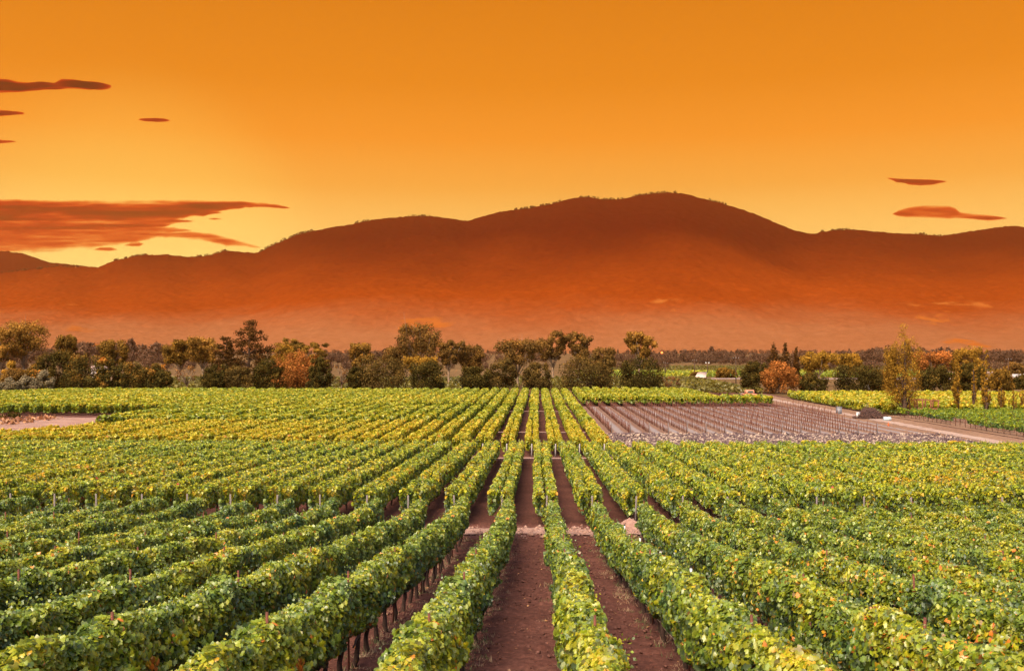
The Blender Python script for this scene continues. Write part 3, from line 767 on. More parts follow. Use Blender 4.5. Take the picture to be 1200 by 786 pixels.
TREES = [
 # px, w, top, d, kind, colour, label, name, cat
 (20, 62, 375, 335, 'airy', 'euc', 'tall airy tree with branching pale crown at the far left edge', 'airy_tree'),
 (-8, 44, 384, 325, 'airy', 'euc', 'airy tree cut by the left edge beside the tall branching one', 'airy_tree'),
 (3, 34, 443, 268, 'shrub', 'grey', 'grey-green bush in the left corner of the vineyard, leftmost of the grey bushes', 'bush'),
 (22, 28, 440, 272, 'shrub', 'grey', 'grey-green bush, second of the grey bushes at left', 'bush'),
 (45, 26, 434, 276, 'shrub', 'grey', 'tall rounded grey-green bush, rightmost of the grey bushes', 'bush'),
 (10, 36, 431, 283, 'shrub', 'brown', 'low brown bush behind the grey bushes at left edge', 'bush'),
 (35, 38, 433, 284, 'shrub', 'mixed', 'brownish hedge-like bush behind the second grey bush', 'bush'),
 (6, 26, 422, 300, 'shrub', 'gold', 'golden bush under the airy trees at the left edge', 'bush'),
 (38, 30, 420, 305, 'shrub', 'olive', 'yellow-green bush between the golden bush and the dark orchard trees', 'bush'),
 (60, 46, 409, 292, 'round', 'dark', 'dark broad orchard tree right of the yellow-green bush', 'orchard_tree'),
 (92, 46, 412, 290, 'round', 'mixed', 'dark tree with orange leaves on its upper crown', 'orchard_tree'),
 (122, 26, 418, 288, 'round', 'mixed', 'small golden-brown tree between two darker orchard trees', 'orchard_tree'),
 (148, 38, 423, 290, 'round', 'mixed', 'low brownish tree with an orange tinge right of the small golden one', 'orchard_tree'),
 (176, 34, 425, 292, 'round', 'mixed', 'low rounded autumn tree right of the brownish one', 'orchard_tree'),
 (188, 20, 433, 286, 'round', 'dark', 'smallest dark green tree at the end of the left clump', 'orchard_tree'),
 (72, 32, 391, 360, 'airy', 'olive', 'olive tree rising behind the dark broad orchard tree at left', 'airy_tree'),
 (126, 40, 398, 365, 'airy', 'olive', 'olive-brown tree behind the small golden tree', 'airy_tree'),
 (206, 40, 397, 375, 'airy', 'olive', 'tall olive tree left of the big pine, above the bare tree', 'airy_tree'),
 (236, 46, 394, 372, 'airy', 'euc', 'pale olive tree directly left of the big pine', 'airy_tree'),
 (215, 34, 428, 290, 'bare', 'bare', 'bare spreading tree below the tall olive trees at left', 'bare_tree'),
 (250, 34, 424, 290, 'round', 'dark', 'dark green round tree at the left foot of the big pine', 'orchard_tree'),
 (278, 36, 428, 288, 'round', 'dusk', 'low brown round tree under the big pine', 'orchard_tree'),
 (290, 58, 374, 330, 'pine', 'pine', 'big dark pine, tallest tree of the left half', 'pine_tree'),
 (262, 34, 394, 332, 'pine', 'pine', 'lower dark pine leaning against the left side of the big one', 'pine_tree'),
 (312, 36, 418, 292, 'round', 'dark', 'dark green tree at the right foot of the big pine', 'orchard_tree'),
 (346, 58, 410, 295, 'round', 'orange', 'orange-brown tree with broad crown right of the big pine', 'orchard_tree'),
 (335, 34, 400, 310, 'round', 'gold', 'golden-topped tree behind the orange-brown one', 'orchard_tree'),
 (374, 28, 416, 288, 'round', 'dark', 'dark green tree at the right end of the pine clump', 'orchard_tree'),
 (336, 48, 391, 350, 'umbrella', 'olive', 'flat-topped pine showing above the orange-brown tree', 'umbrella_pine'),
 (366, 40, 396, 352, 'umbrella', 'olive', 'second flat-topped pine, above the dark tree at the clump end', 'umbrella_pine'),
 (399, 26, 428, 290, 'bare', 'bare', 'bare multi-stemmed tree in the gap between two dark clumps', 'bare_tree'),
 (423, 32, 401, 345, 'airy', 'euc', 'slim airy tree rising from the gap by the bare tree', 'airy_tree'),
 (443, 64, 415, 292, 'round', 'dusk', 'wide dark brown-green oak left of centre', 'oak_tree'),
 (418, 26, 428, 290, 'round', 'dark', 'small dark tree at the left foot of the wide oak', 'orchard_tree'),
 (491, 58, 378, 360, 'airy', 'brown', 'largest tall airy tree left of centre, behind two dark round trees', 'airy_tree'),
 (464, 50, 405, 358, 'airy', 'brown', 'lower brown tree between the wide oak and the largest airy tree', 'airy_tree'),
 (495, 40, 417, 310, 'airy', 'gold', 'sparse yellow-orange tree showing above a dark round tree', 'autumn_tree'),
 (501, 44, 423, 290, 'round', 'dark', 'dark round tree in front of the sparse yellow-orange tree', 'orchard_tree'),
 (526, 30, 397, 358, 'airy', 'brown', 'thin airy tree right of the largest airy tree', 'airy_tree'),
 (549, 38, 403, 365, 'airy', 'brown', 'airy brown tree above the small dark tree left of the rows', 'airy_tree'),
 (558, 36, 428, 290, 'round', 'dark', 'small dark round tree just left of the central rows', 'orchard_tree'),
 (607, 56, 397, 330, 'airy', 'brown', 'wide brown tree above the central rows', 'airy_tree'),
 (588, 36, 419, 305, 'round', 'dusk', 'brown tree at the left foot of the wide central tree', 'orchard_tree'),
 (630, 34, 422, 296, 'round', 'dusk', 'low dark tree standing where the central aisle ends', 'orchard_tree'),
 (648, 34, 387, 400, 'airy', 'brown', 'left one of the twin tall airy trees behind the central aisle', 'airy_tree'),
 (678, 30, 388, 402, 'airy', 'brown', 'right one of the twin tall airy trees behind the central aisle', 'airy_tree'),
 (688, 62, 414, 292, 'round', 'dusk', 'broad dull olive tree right of the central aisle', 'oak_tree'),
 (707, 34, 407, 300, 'airy', 'brown', 'reddish-brown thinner tree with pale trunk between the broad olive and the darkest tree', 'autumn_tree'),
 (749, 34, 388, 380, 'airy', 'euc', 'rounded airy tree showing above the darkest tree', 'airy_tree'),
 (751, 52, 415, 290, 'round', 'dark', 'darkest dense round oak, right of centre', 'oak_tree'),
 (785, 24, 441, 300, 'bare', 'bare', 'small bare tree in the vines right of the darkest oak', 'bare_tree'),
 (815, 13, 436, 440, 'round', 'brown', 'small dark round bush tree next to the low pale-roofed shed', 'bush'),
 (845, 14, 431, 450, 'round', 'olive', 'left one of two small olive trees in the far field', 'small_tree'),
 (855, 14, 433, 455, 'round', 'olive', 'right one of two small olive trees in the far field', 'small_tree'),
 (883, 34, 421, 300, 'round', 'dark', 'dark green tree behind the parked truck', 'orchard_tree'),
 (911, 42, 421, 296, 'round', 'orange', 'bright orange-red autumn tree right of the truck', 'autumn_tree'),
 (905, 24, 402, 378, 'cypress', 'pine', 'leftmost dark conifer behind the orange-red tree', 'conifer_tree'),
 (918, 26, 402, 380, 'cypress', 'pine', 'middle dark conifer behind the orange-red tree', 'conifer_tree'),
 (931, 16, 406, 382, 'cypress', 'pine', 'slim rightmost dark conifer behind the orange-red tree', 'conifer_tree'),
 (949, 36, 437, 300, 'shrub', 'dark', 'low dark green bush between the orange-red tree and the round green oak', 'bush'),
 (957, 42, 411, 350, 'airy', 'gold', 'golden-brown tree right of the dark conifers', 'autumn_tree'),
 (992, 36, 413, 360, 'airy', 'gold', 'golden tree behind the round green oak', 'autumn_tree'),
 (1002, 58, 426, 300, 'round', 'dark', 'round green oak left of the tall poplar', 'oak_tree'),
 (1030, 26, 432, 305, 'round', 'brown', 'brownish tree between the round green oak and the tall poplar', 'orchard_tree'),
 (1084, 48, 411, 352, 'airy', 'orange', 'orange-brown tree right of the tall poplar', 'autumn_tree'),
 (1090, 44, 428, 300, 'round', 'dark', 'dark green bushy tree right of the tall poplar', 'oak_tree'),
 (1128, 40, 405, 350, 'round', 'gold', 'tall golden-green tree behind the thin poplars', 'autumn_tree'),
 (1131, 34, 424, 302, 'round', 'dark', 'dark green tree behind the second thin poplar', 'oak_tree'),
 (1166, 30, 432, 305, 'round', 'olive', 'olive tree at the right behind the thin poplars', 'orchard_tree'),
 (1182, 24, 423, 400, 'round', 'brown', 'brown far tree near the right edge beside a utility pole', 'small_tree'),
 (1193, 30, 438, 330, 'shrub', 'dark', 'dark bush at the right edge beyond the yellow vines', 'bush'),
]
for i, (px, w, top, d, kind, colr, lab, nm) in enumerate(TREES):
    bright = M['palebark'] if kind in ('airy', 'bare') else M['treebark']
    cat = 'bush' if nm == 'bush' else 'tree'
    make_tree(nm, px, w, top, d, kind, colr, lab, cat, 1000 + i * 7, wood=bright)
POPS = [(1056, 56, 376, 193, 'tall golden-green poplar beside the brush pile, tallest tree at the right', 15000, .19),
        (1117, 20, 420, 198, 'ragged thin poplar with bare lower trunks, first right of the tall one', 3600, .19),
        (1135, 11, 419, 199, 'very slim yellow poplar, second of the thin ones right of the tall poplar', 2600, .18),
        (1150, 17, 408, 198, 'tallest of the thin yellow poplars, with several pale stems', 4200, .19),
        (1166, 11, 444, 198, 'short slim poplar right of the tallest thin one', 1500, .17),
        (1181, 12, 455, 198, 'sparse yellow sapling left of the right edge', 260, .22),
        (1190, 10, 453, 197, 'sparse sapling nearest the right edge', 260, .22),
        (1200, 10, 450, 198, 'dark slim trunk with few leaves at the right edge', 200, .22)]
for i, (px, w, top, d, lab, n, ls) in enumerate(POPS):
    make_tree('poplar_tree', px, w, top, d, 'poplar', 'gold', lab, 'tree', 3000 + i * 5, leafn=n, ls=ls)

# hazy woods across the valley
def far_wood(name, segs, seed, label, colr):
    r = np.random.default_rng(seed); V, Fc, A = [], [], []; nv = 0
    for (p0, p1, top, d, n) in segs:
        for i in range(n):
            px = r.uniform(p0, p1); dd = d * r.uniform(.95, 1.08); h = (Z_at(top, dd)) * r.uniform(.6, 1.05); w = h * r.uniform(.7, 1.3)
            if r.random() < .12: h *= 1.2; w = h * .35
            X = X_at(px, dd); m = 260
            q = r.normal(0, 1, (m, 3)); q /= np.linalg.norm(q, axis=1)[:, None]; q *= (r.random(m) ** .3)[:, None]
            C = np.stack([X + q[:, 0] * w * .5, dd + q[:, 1] * w * .5, h * .5 + q[:, 2] * h * .5], 1)
            v, f, vp = leaves(C, q + r.normal(0, .5, (m, 3)), r.normal(0, 1, (m, 3)), np.full(m, h * .115) * r.uniform(.6, 1.3, m), 'fold')
            V.append(v); Fc.append(f + nv); nv += len(v); A.append(np.full(len(v), .4 + r.normal(0, .12)))
    o = link(name, make_mesh(name, np.concatenate(V), [np.concatenate(Fc)], [T_[colr]], attrs={'tone': np.concatenate(A)}))
    tag(o, label, 'woods', kind='stuff'); return o
far_wood('hazy_woods', [(-60, 60, 405, 900, 30), (80, 240, 401, 1000, 75), (60, 260, 414, 800, 55), (380, 480, 411, 900, 60), (480, 640, 413, 1000, 60),
                        (690, 900, 412, 950, 120), (690, 880, 418, 850, 70), (800, 870, 409, 980, 24), (1010, 1250, 409, 950, 110), (930, 1060, 411, 1000, 60), (1020, 1080, 405, 1050, 16)], 5,
         'band of hazy purple-brown woods across the valley below the mountain', 'hazewood')
far_wood('hazy_woods', [(-60, 780, 422, 620, 150), (880, 1260, 420, 600, 90)], 8, 'brown understory woods right behind the tree line', 'hazewood')
far_wood('distant_woods', [(-200, 1400, 410, 1900, 300), (-200, 1400, 409, 2400, 260)], 6, 'faint farthest line of trees at the foot of the mountain', 'hazewood')

# ------------------------------------------------------------------ mountains
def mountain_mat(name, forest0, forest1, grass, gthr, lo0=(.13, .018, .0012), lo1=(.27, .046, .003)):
    m, t = new_mat(name)
    p = t.nodes.new('ShaderNodeBsdfPrincipled'); o = t.nodes.new('ShaderNodeOutputMaterial'); t.links.new(p.outputs[0], o.inputs[0])
    p.inputs['Roughness'].default_value = 1; p.inputs['Specular IOR Level'].default_value = 0
    n = noise_node(t, .035, 8, 'World', rough=.8)
    c = ramp_node(t, [(.32, forest0), (.68, forest1)], n)
    n2 = noise_node(t, .0022, 6, 'World', rough=.6)
    g = t.nodes.new('ShaderNodeNewGeometry'); sp = t.nodes.new('ShaderNodeSeparateXYZ'); t.links.new(g.outputs['Position'], sp.inputs[0])
    # dry grass clearings are commoner on the lower slopes
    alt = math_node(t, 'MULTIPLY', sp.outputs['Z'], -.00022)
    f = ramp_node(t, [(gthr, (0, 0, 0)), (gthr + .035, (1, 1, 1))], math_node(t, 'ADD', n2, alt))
    # haze gradient painted in by height: dusty foot, orange slopes, dark red-brown forest above
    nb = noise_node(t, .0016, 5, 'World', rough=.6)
    haze_belt = math_node(t, 'MULTIPLY_ADD', nb, 260, sp.outputs['Z'])
    bm = t.nodes.new('ShaderNodeMapRange'); bm.interpolation_type = 'SMOOTHSTEP'; bm.inputs['From Min'].default_value = 260; bm.inputs['From Max'].default_value = 700; t.links.new(haze_belt, bm.inputs['Value'])
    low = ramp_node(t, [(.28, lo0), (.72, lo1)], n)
    foot = ramp_node(t, [(.3, (.19, .070, .026)), (.7, (.29, .115, .05))], n)  # pale dusty tone of the foot stands in for haze
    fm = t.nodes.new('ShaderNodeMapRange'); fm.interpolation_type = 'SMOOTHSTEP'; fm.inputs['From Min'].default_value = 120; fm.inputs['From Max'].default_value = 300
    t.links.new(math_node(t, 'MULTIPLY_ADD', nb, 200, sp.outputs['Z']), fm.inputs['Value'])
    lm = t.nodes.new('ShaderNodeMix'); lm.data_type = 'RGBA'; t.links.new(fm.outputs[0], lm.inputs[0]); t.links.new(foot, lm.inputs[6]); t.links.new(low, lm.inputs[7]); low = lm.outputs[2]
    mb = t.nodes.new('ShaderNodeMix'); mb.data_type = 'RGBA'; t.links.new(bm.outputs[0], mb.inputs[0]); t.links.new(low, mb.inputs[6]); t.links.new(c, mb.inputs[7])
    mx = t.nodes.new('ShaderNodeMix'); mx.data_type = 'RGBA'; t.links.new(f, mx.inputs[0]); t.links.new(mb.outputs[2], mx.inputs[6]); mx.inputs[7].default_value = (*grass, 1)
    t.links.new(mx.outputs[2], p.inputs['Base Color'])
    b = t.nodes.new('ShaderNodeBump'); b.inputs['Distance'].default_value = 3; b.inputs['Strength'].default_value = 1
    t.links.new(n, b.inputs['Height']); t.links.new(b.outputs[0], p.inputs['Normal'])
    return m
RIDGE = np.array([(-1200, 300), (-700, 285), (-400, 312), (-200, 322), (0, 318), (60, 311), (110, 312), (130, 304), (160, 298), (190, 297), (215, 300), (237, 299), (262, 293), (300, 296), (310, 290), (330, 281),
   (350, 273), (380, 267), (410, 262), (440, 256), (480, 253), (510, 253), (530, 256), (548, 259), (565, 253), (590, 247), (620, 244), (650, 238), (672, 232), (690, 231), (705, 234),
   (725, 234), (750, 229), (780, 226), (800, 227), (830, 235), (860, 243), (890, 254), (915, 265), (930, 271), (950, 275), (970, 271), (1000, 270), (1040, 274), (1080, 276), (1098, 278),
   (1120, 274), (1150, 270), (1180, 266), (1200, 268), (1300, 258), (1500, 290), (1900, 300), (2500, 310)])
BACK = np.array([(-1200, 270), (-500, 278), (-200, 285), (0, 293), (20, 296), (50, 306), (80, 309), (110, 313), (115, 314), (160, 330), (240, 380)])
def mountain(name, prof, pr, D0, Dr, D1, npx, nd, seed, mat):
    px = np.linspace(pr[0], pr[1], npx); D_r = Dr + 350 * fbm(px / 260, px * 0, 3, seed)
    py0 = np.interp(px, prof[:, 0], prof[:, 1]); py0 = np.convolve(np.pad(py0, 6, mode='edge'), np.ones(13) / 13, 'valid'); py = np.interp(px, prof[:, 0], prof[:, 1]) - .9 * fbm(px / 6, px * 0 + 2, 4, seed + 3, .75) - 1.2 * np.maximum(vnoise(px / 3.1, px * 0, seed + 4) - .35, 0)
    Hr = CAMZ + (HY - py) / F * D_r; Hs = CAMZ + (HY - py0) / F * D_r
    t = np.concatenate([np.linspace(0, 1, int(nd * .8)), np.linspace(1, 1.6, int(nd * .2) + 1)[1:]])
    PX, T = np.meshgrid(px, t); D = np.where(T <= 1, D0 + (D_r - D0)[None] * T, D_r[None] + (T - 1) / .6 * (D1 - Dr))
    X = (PX - VX) * D / F
    wx = X + 260 * fbm(X / 900, D / 900, 3, seed + 8)
    rid = .4 + .8 * fbm(wx / 620 + 11, D / 1100, 4, seed + 7, .45)
    kk = np.clip((T - .93) / .07, 0, 1); HH = Hs[None] * (1 - kk) + Hr[None] * kk; h1 = HH * (T ** 1.25 * .86 + .14 * T) 
    env = np.clip(T * 4, 0, 1) * np.clip((1 - T) * 2.2, 0, 1)
    h = h1 * (1 - .10 * env) + env * Hs[None] * .10 * rid + env * 6 * fbm(X / 160, D / 160, 4, seed + 1)
    h = np.where(T > 1, Hr[None] * (1 - .75 * (T - 1) / .6), h)
    crest = np.clip(1 - np.abs(T - 1) * 6, 0, 1)
    h = h + 5 * np.clip(T * 5, 0, 1) * (T < 1) * fbm(X / 22, D / 22, 3, seed + 2) - 4 * (T <= .004)
    V = np.stack([X, D, h], -1).reshape(-1, 3); ny, nx = X.shape
    i = np.arange(ny - 1)[:, None] * nx + np.arange(nx - 1)[None]
    Q = np.stack([i, i + 1, i + nx + 1, i + nx], -1).reshape(-1, 4)
    return tag(link(name, make_mesh(name, V, [Q], [mat], smooth=True)), kind='structure')
M['mount'] = mountain_mat('forested mountain with painted haze', (.028, .001, .0003), (.06, .0022, .0004), (.30, .085, .015), .60)
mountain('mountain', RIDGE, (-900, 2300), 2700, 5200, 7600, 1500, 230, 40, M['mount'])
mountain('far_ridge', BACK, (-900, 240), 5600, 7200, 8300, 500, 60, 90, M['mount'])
# trees standing up on the skyline
r = np.random.default_rng(77); V, Fc, A = [], [], []; nv = 0
for i in range(900):
    px = r.uniform(-60, 1260)
    if vnoise(np.array([px / 35.]), np.array([0.]), 5)[0] < -.1: continue
    D = 5200 + 350 * fbm(np.array([px / 260]), np.array([0.]), 3, 40)[0]
    z = CAMZ + (HY - np.interp(px, RIDGE[:, 0], RIDGE[:, 1])) / F * D; h = r.uniform(8, 18); w = h * r.uniform(.5, 1.1); m = 24
    q = r.normal(0, 1, (m, 3)); q /= np.linalg.norm(q, axis=1)[:, None]
    C = np.stack([X_at(px, D) + q[:, 0] * w * .5, D + q[:, 1] * w * .5, z - 7 + h * .5 + q[:, 2] * h * .5], 1)
    v, f, vp = leaves(C, q, r.normal(0, 1, (m, 3)), np.full(m, h * .35), 'fold'); V.append(v); Fc.append(f + nv); nv += len(v); A.append(np.full(len(v), .3))
tag(link('ridge_trees', make_mesh('ridge_trees', np.concatenate(V), [np.concatenate(Fc)], [T_['pine']], attrs={'tone': np.concatenate(A)})),
    'tiny trees pricking the skyline of the mountain ridge', 'woods', kind='stuff')

# ------------------------------------------------------------------ clouds: real volumes far behind the mountains, outside the haze
def cloud_mat(name, color, density, sc=None):
    m, t = new_mat(name); o = t.nodes.new('ShaderNodeOutputMaterial')
    a = t.nodes.new('ShaderNodeVolumeAbsorption'); a.inputs['Color'].default_value = (*color, 1); a.inputs['Density'].default_value = density
    t.links.new(a.outputs[0], o.inputs['Volume']); return m
M['cloud'] = cloud_mat('sunset cloud', (.82, .22, .0), .05)
CD = 16000.0
def cloud(name, streaks, label, seed, thick=130.0, step=2.0, vstep=.45, soft=.5, wob=.35):
    x0 = min(s[0][0][0] for s in streaks) - 4; x1 = max(s[0][-1][0] for s in streaks) + 4
    ally = [p[j] for s in streaks for p in s[0] for j in (1, 2)]
    y0, y1 = min(ally) - 3, max(ally) + 3
    px = np.arange(x0, x1, step); py = np.arange(y0, y1, vstep); PX, PY = np.meshgrid(px, py)
    T = np.zeros_like(PX)
    for pts, wgt in streaks:
        P = np.array(pts, float)
        tp = np.interp(PX, P[:, 0], P[:, 1]) + wob * fbm(PX / 14, PX * 0 + P[0, 1], 3, seed); bt = np.interp(PX, P[:, 0], P[:, 2]) + wob * 1.3 * fbm(PX / 11, PX * 0 + P[0, 1] + 9, 3, seed + 1)
        c = (tp + bt) / 2; hh = np.maximum((bt - tp) / 2, .01)
        u = np.abs(PY - c) / hh; inside = (u < 1) & (PX >= P[0, 0]) & (PX <= P[-1, 0]) & (bt > tp + .1)
        v = np.where(inside, np.clip(1 - u ** 2, 0, 1) ** 1.5 * np.clip(hh / 6, .0, 1) ** soft, 0) * wgt
        T = np.maximum(T, v)
    T *= 1 + 1.0 * fbm(PX / 38 + PY / 30, PY / 4.2, 6, seed + 2, .6)
    T *= np.clip(.85 + .8 * fbm(PX / 60, PY / 2.6, 3, seed + 12), .3, 1.5)
    T = np.maximum(T, 0)
    D = CD
    X = (PX - VX) * D / F; Z = CAMZ + (HY - PY) * D / F; ny, nx = PX.shape
    Vf = np.stack([X, D - T * thick * .5, Z], -1).reshape(-1, 3); Vb = np.stack([X, D + T * thick * .5, Z], -1).reshape(-1, 3)
    ok = (T > 0); i, j = np.meshgrid(np.arange(ny - 1), np.arange(nx - 1), indexing='ij')
    okq = ok[:-1, :-1] | ok[1:, :-1] | ok[:-1, 1:] | ok[1:, 1:]
    b = (i * nx + j)[okq]; q = np.stack([b, b + nx, b + nx + 1, b + 1], -1); n = nx * ny
    # weld the rim: where the thickness is zero both sides use the front vertex
    flat = (T.ravel() <= 0); mapb = np.where(flat, np.arange(n), np.arange(n) + n)
    qb = mapb[q[:, ::-1]]
    same = (np.sort(qb, 1) == np.sort(q, 1)).all(1)
    Vall = np.concatenate([Vf, Vb]); fc = [q[~same], qb[~same]]
    used = np.unique(np.concatenate([f.ravel() for f in fc])); rm = -np.ones(len(Vall), int); rm[used] = np.arange(len(used))
    o = link(name, make_mesh(name, Vall[used], [rm[np.concatenate(fc)]], [M['cloud']], smooth=True))
    tag(o, label, 'cloud'); return o
cloud('cloud', [
  ([(-260, 222, 268), (-150, 226, 266), (0, 231, 264), (60, 232, 264), (110, 233, 264), (150, 232, 262), (210, 233, 257), (228, 233, 251), (262, 234, 245), (300, 236, 241), (325, 238, 242), (342, 243, 243.5)], 1.35),
  ([(-200, 246, 262), (120, 244, 258), (200, 243, 254), (240, 245, 251), (259, 248, 248.5)], .9),
  ([(-200, 252, 280), (60, 252, 278), (150, 252, 272), (200, 254, 262), (222, 257, 257.5)], .75),
  ([(-200, 262, 290), (40, 262, 288), (120, 262, 282), (180, 263, 275), (221, 268, 269.5)], .5),
  ([(-200, 268, 302), (0, 268, 297), (60, 270, 294), (110, 272, 290), (150, 272, 284), (180, 270, 277), (215, 270, 279), (245, 272, 283), (262, 277, 287), (285, 283, 288.5), (303, 289, 289.5)], .42),
 ], 'largest dark orange cloud bank with long pointed streaks above the left ridge', 1, thick=150, wob=1.3)
cloud('cloud', [([(104, 291, 291.5), (112, 288, 293), (124, 288, 293.5), (132, 291, 291.5)], .8)], 'tiny cloud scrap below the largest cloud bank', 2)
cloud('cloud', [([(140, 286, 286.5), (148, 283, 288), (158, 282, 288), (163, 284, 284.5)], .8)], 'tiny upper cloud scrap under the right half of the largest bank', 3)
cloud('cloud', [([(241, 255, 255.5), (248, 253.5, 256.5), (256, 255, 255.5)], .8)], 'thin cloud fleck between the two long streaks', 4, step=1, vstep=.5)
cloud('cloud', [([(-120, 84, 108), (-30, 86, 106), (0, 88, 104), (10, 90.5, 104), (25, 92, 102.5), (40, 91, 101.5), (58, 93, 101), (72, 90, 100), (85, 89.5, 100.5), (100, 91.5, 101.5), (112, 93.5, 99), (123, 96, 96.5)], 2.8)],
      'long dark red cloud streak at the upper left edge', 5, step=1.5, vstep=.5, soft=.3)
cloud('cloud', [([(158, 137, 137.5), (166, 135.5, 139.3), (178, 135.3, 140.3), (188, 136, 139.5), (194, 138, 138.3)], 3.4)], 'small lone dark cloud between the upper left streak and the big bank', 6, step=1, vstep=.4, soft=.3)
cloud('cloud', [([(-60, 122, 134), (-20, 124, 133), (0, 125, 131.5), (10, 127, 130), (18, 128, 128.5)], 2.8)], 'short dark cloud tip at the left edge below the upper streak', 7, step=1, vstep=.5, soft=.3)
cloud('cloud', [([(-40, 157, 166), (-10, 160, 165), (4, 161, 163.6), (9, 162.3, 162.8)], 1.4)], 'tiniest cloud tip at the left edge', 8, step=1, vstep=.4, soft=.3)
cloud('cloud', [([(1038, 210, 210.4), (1050, 211, 215), (1062, 211, 218), (1075, 211.3, 219), (1088, 212, 218.3), (1098, 213, 216.5), (1105, 214.4, 214.8)], 2.2)], 'thin dark cloud lens, upper of the two above the right ridge', 9, step=1, vstep=.4, soft=.3)
cloud('cloud', [([(1043, 252, 252.6), (1050, 247.5, 255), (1062, 244, 256.3), (1080, 241.6, 256.8), (1095, 242, 258), (1108, 242.2, 258.5), (1115, 245, 257.5), (1120, 250, 257.5), (1135, 252, 258.6), (1152, 253, 260.5), (1165, 255, 259.5), (1174, 257.4, 257.8)], .9)],
      'orange fish-shaped cloud, lower of the two above the right ridge', 10, step=1.2, vstep=.5, soft=.5)

# ------------------------------------------------------------------ haze
def volume_mat(name, color, density, aniso):
    m, t = new_mat(name); o = t.nodes.new('ShaderNodeOutputMaterial')
    p = t.nodes.new('ShaderNodeVolumePrincipled'); p.inputs['Color'].default_value = (*color, 1); p.inputs['Density'].default_value = density
    p.inputs['Anisotropy'].default_value = aniso; t.links.new(p.outputs[0], o.inputs['Volume']); return m
b = MB(); b.box((0, 4350, 490), (12600, 9400, 984))
hz = link('haze', b.mesh('haze', [volume_mat('haze air', HAZE_COL, HAZE_D, .85)])); tag(hz, kind='stuff')

# ------------------------------------------------------------------ small things
# sprinkler risers
def sprinkler(X, Y, h, label):
    root = empty('sprinkler', (X, Y, gz(Y))); tag(root, label, 'sprinkler')
    b = MB(); b.tube([(0, 0, -.1), (0, 0, h - .25)], .012, 6); link('riser', b.mesh('riser', [M['black']]), root)
    b = MB(); b.tube([(0, 0, h - .3), (0, 0, h - .08)], .028, 8); link('sleeve', b.mesh('sleeve', [M['white']]), root)
    b = MB(); b.tube([(0, 0, h - .08), (0, 0, h - .04)], .03, 8); b.tube([(0, 0, h - .04), (.05, 0, h + .01), (.02, 0, h + .05)], .012, 6); b.tube([(0, 0, h - .04), (-.03, 0, h), (.0, 0, h + .05)], .01, 6)
    link('sprinkler_head', b.mesh('sprinkler_head', [M['black']]), root)
sprinkler(3.38, 40, 2.05, 'thin white-sleeved sprinkler riser, farthest of four beside the second row right')
sprinkler(3.38, 34, 2.0, 'white-sleeved sprinkler riser, second farthest of four right of the second row')
sprinkler(3.40, 28.5, 2.0, 'white-sleeved sprinkler riser, third of four right of the second row')
sprinkler(3.42, 23, 2.05, 'white-sleeved sprinkler riser, nearest of four right of the second row')
sprinkler(6.1, 18.3, 1.3, 'sprinkler riser with white sleeve and black head amid leaves at the bottom right')

# grass tufts along the feet of the near rows
r = np.random.default_rng(12)
def tufts(name, xs, y0, y1, n, col, label):
    V, Fc = [], []; nv = 0
    for i in range(n):
        x = xs[r.integers(len(xs))] + r.normal(0, .22); y = y0 + (y1 - y0) * r.random() ** 1.3; k = r.integers(10, 26); rad = r.uniform(.05, .16)
        bx = np.stack([x + r.normal(0, rad, k), y + r.normal(0, rad, k)], 1); h = r.uniform(.04, .17, k)
        d = r.normal(0, .07, (k, 2)); z = gz(bx[:, 1]); wv = r.normal(0, 1, (k, 2)); wv /= np.linalg.norm(wv, axis=1)[:, None]; wv *= .008
        P0 = np.stack([bx[:, 0] - wv[:, 0], bx[:, 1] - wv[:, 1], z - .01], 1); P1 = np.stack([bx[:, 0] + wv[:, 0], bx[:, 1] + wv[:, 1], z - .01], 1); P2 = np.stack([bx[:, 0] + d[:, 0], bx[:, 1] + d[:, 1], z + h], 1)
        V.append(np.stack([P0, P1, P2], 1).reshape(-1, 3)); Fc.append(np.arange(k * 3).reshape(-1, 3) + nv); nv += k * 3
    o = link(name, make_mesh(name, np.concatenate(V), [np.concatenate(Fc)], [col])); tag(o, label, 'grass', kind='stuff')
rowx = [.77 + 2.3 * k for k in range(-5, 6)]
tufts('dry_grass', rowx, 8, 54, 1500, plain_mat('straw', (.5, .36, .24), (.3, .2, .12), 5, .9), 'dry straw tufts along the feet of the near vine rows')
tufts('green_weeds', rowx, 8, 54, 700, plain_mat('weeds', (.16, .2, .08), (.08, .11, .04), 5, .9), 'grey-green weeds along the feet of the near vine rows')
# fallen leaves and clods on the aisles
n = 1300; x = r.uniform(-9, 12, n); y = 9 + 50 * r.random(n) ** 1.2
v, f, vp = leaves(np.stack([x, y, gz(y) + .045], 1), r.normal(0, .35, (n, 3)) + [0, 0, 1], r.normal(0, 1, (n, 3)), r.uniform(.04, .1, n), 'fold')
tag(link('fallen_leaves', make_mesh('fallen_leaves', v, [f], [leaf_mat('fallen leaves', [(0, (.12, .05, .03)), (.5, (.25, .12, .06)), (1, (.45, .22, .08))], 0, 1, .3, trans=0)],
    attrs={'tone': np.repeat(r.random(n), vp)})), 'scattered fallen leaves on the tilled aisles', 'leaves', kind='stuff')
n = 1500; x = -84 - 50 * r.random(n); y = r.uniform(160, 181, n)
v, f, vp = leaves(np.stack([x, y, gz(y) + r.uniform(0, .5, n)], 1), r.normal(0, 1, (n, 3)), np.tile([0, 0, 1.], (n, 1)) + r.normal(0, .2, (n, 3)), r.uniform(.5, .9, n), 'fold')
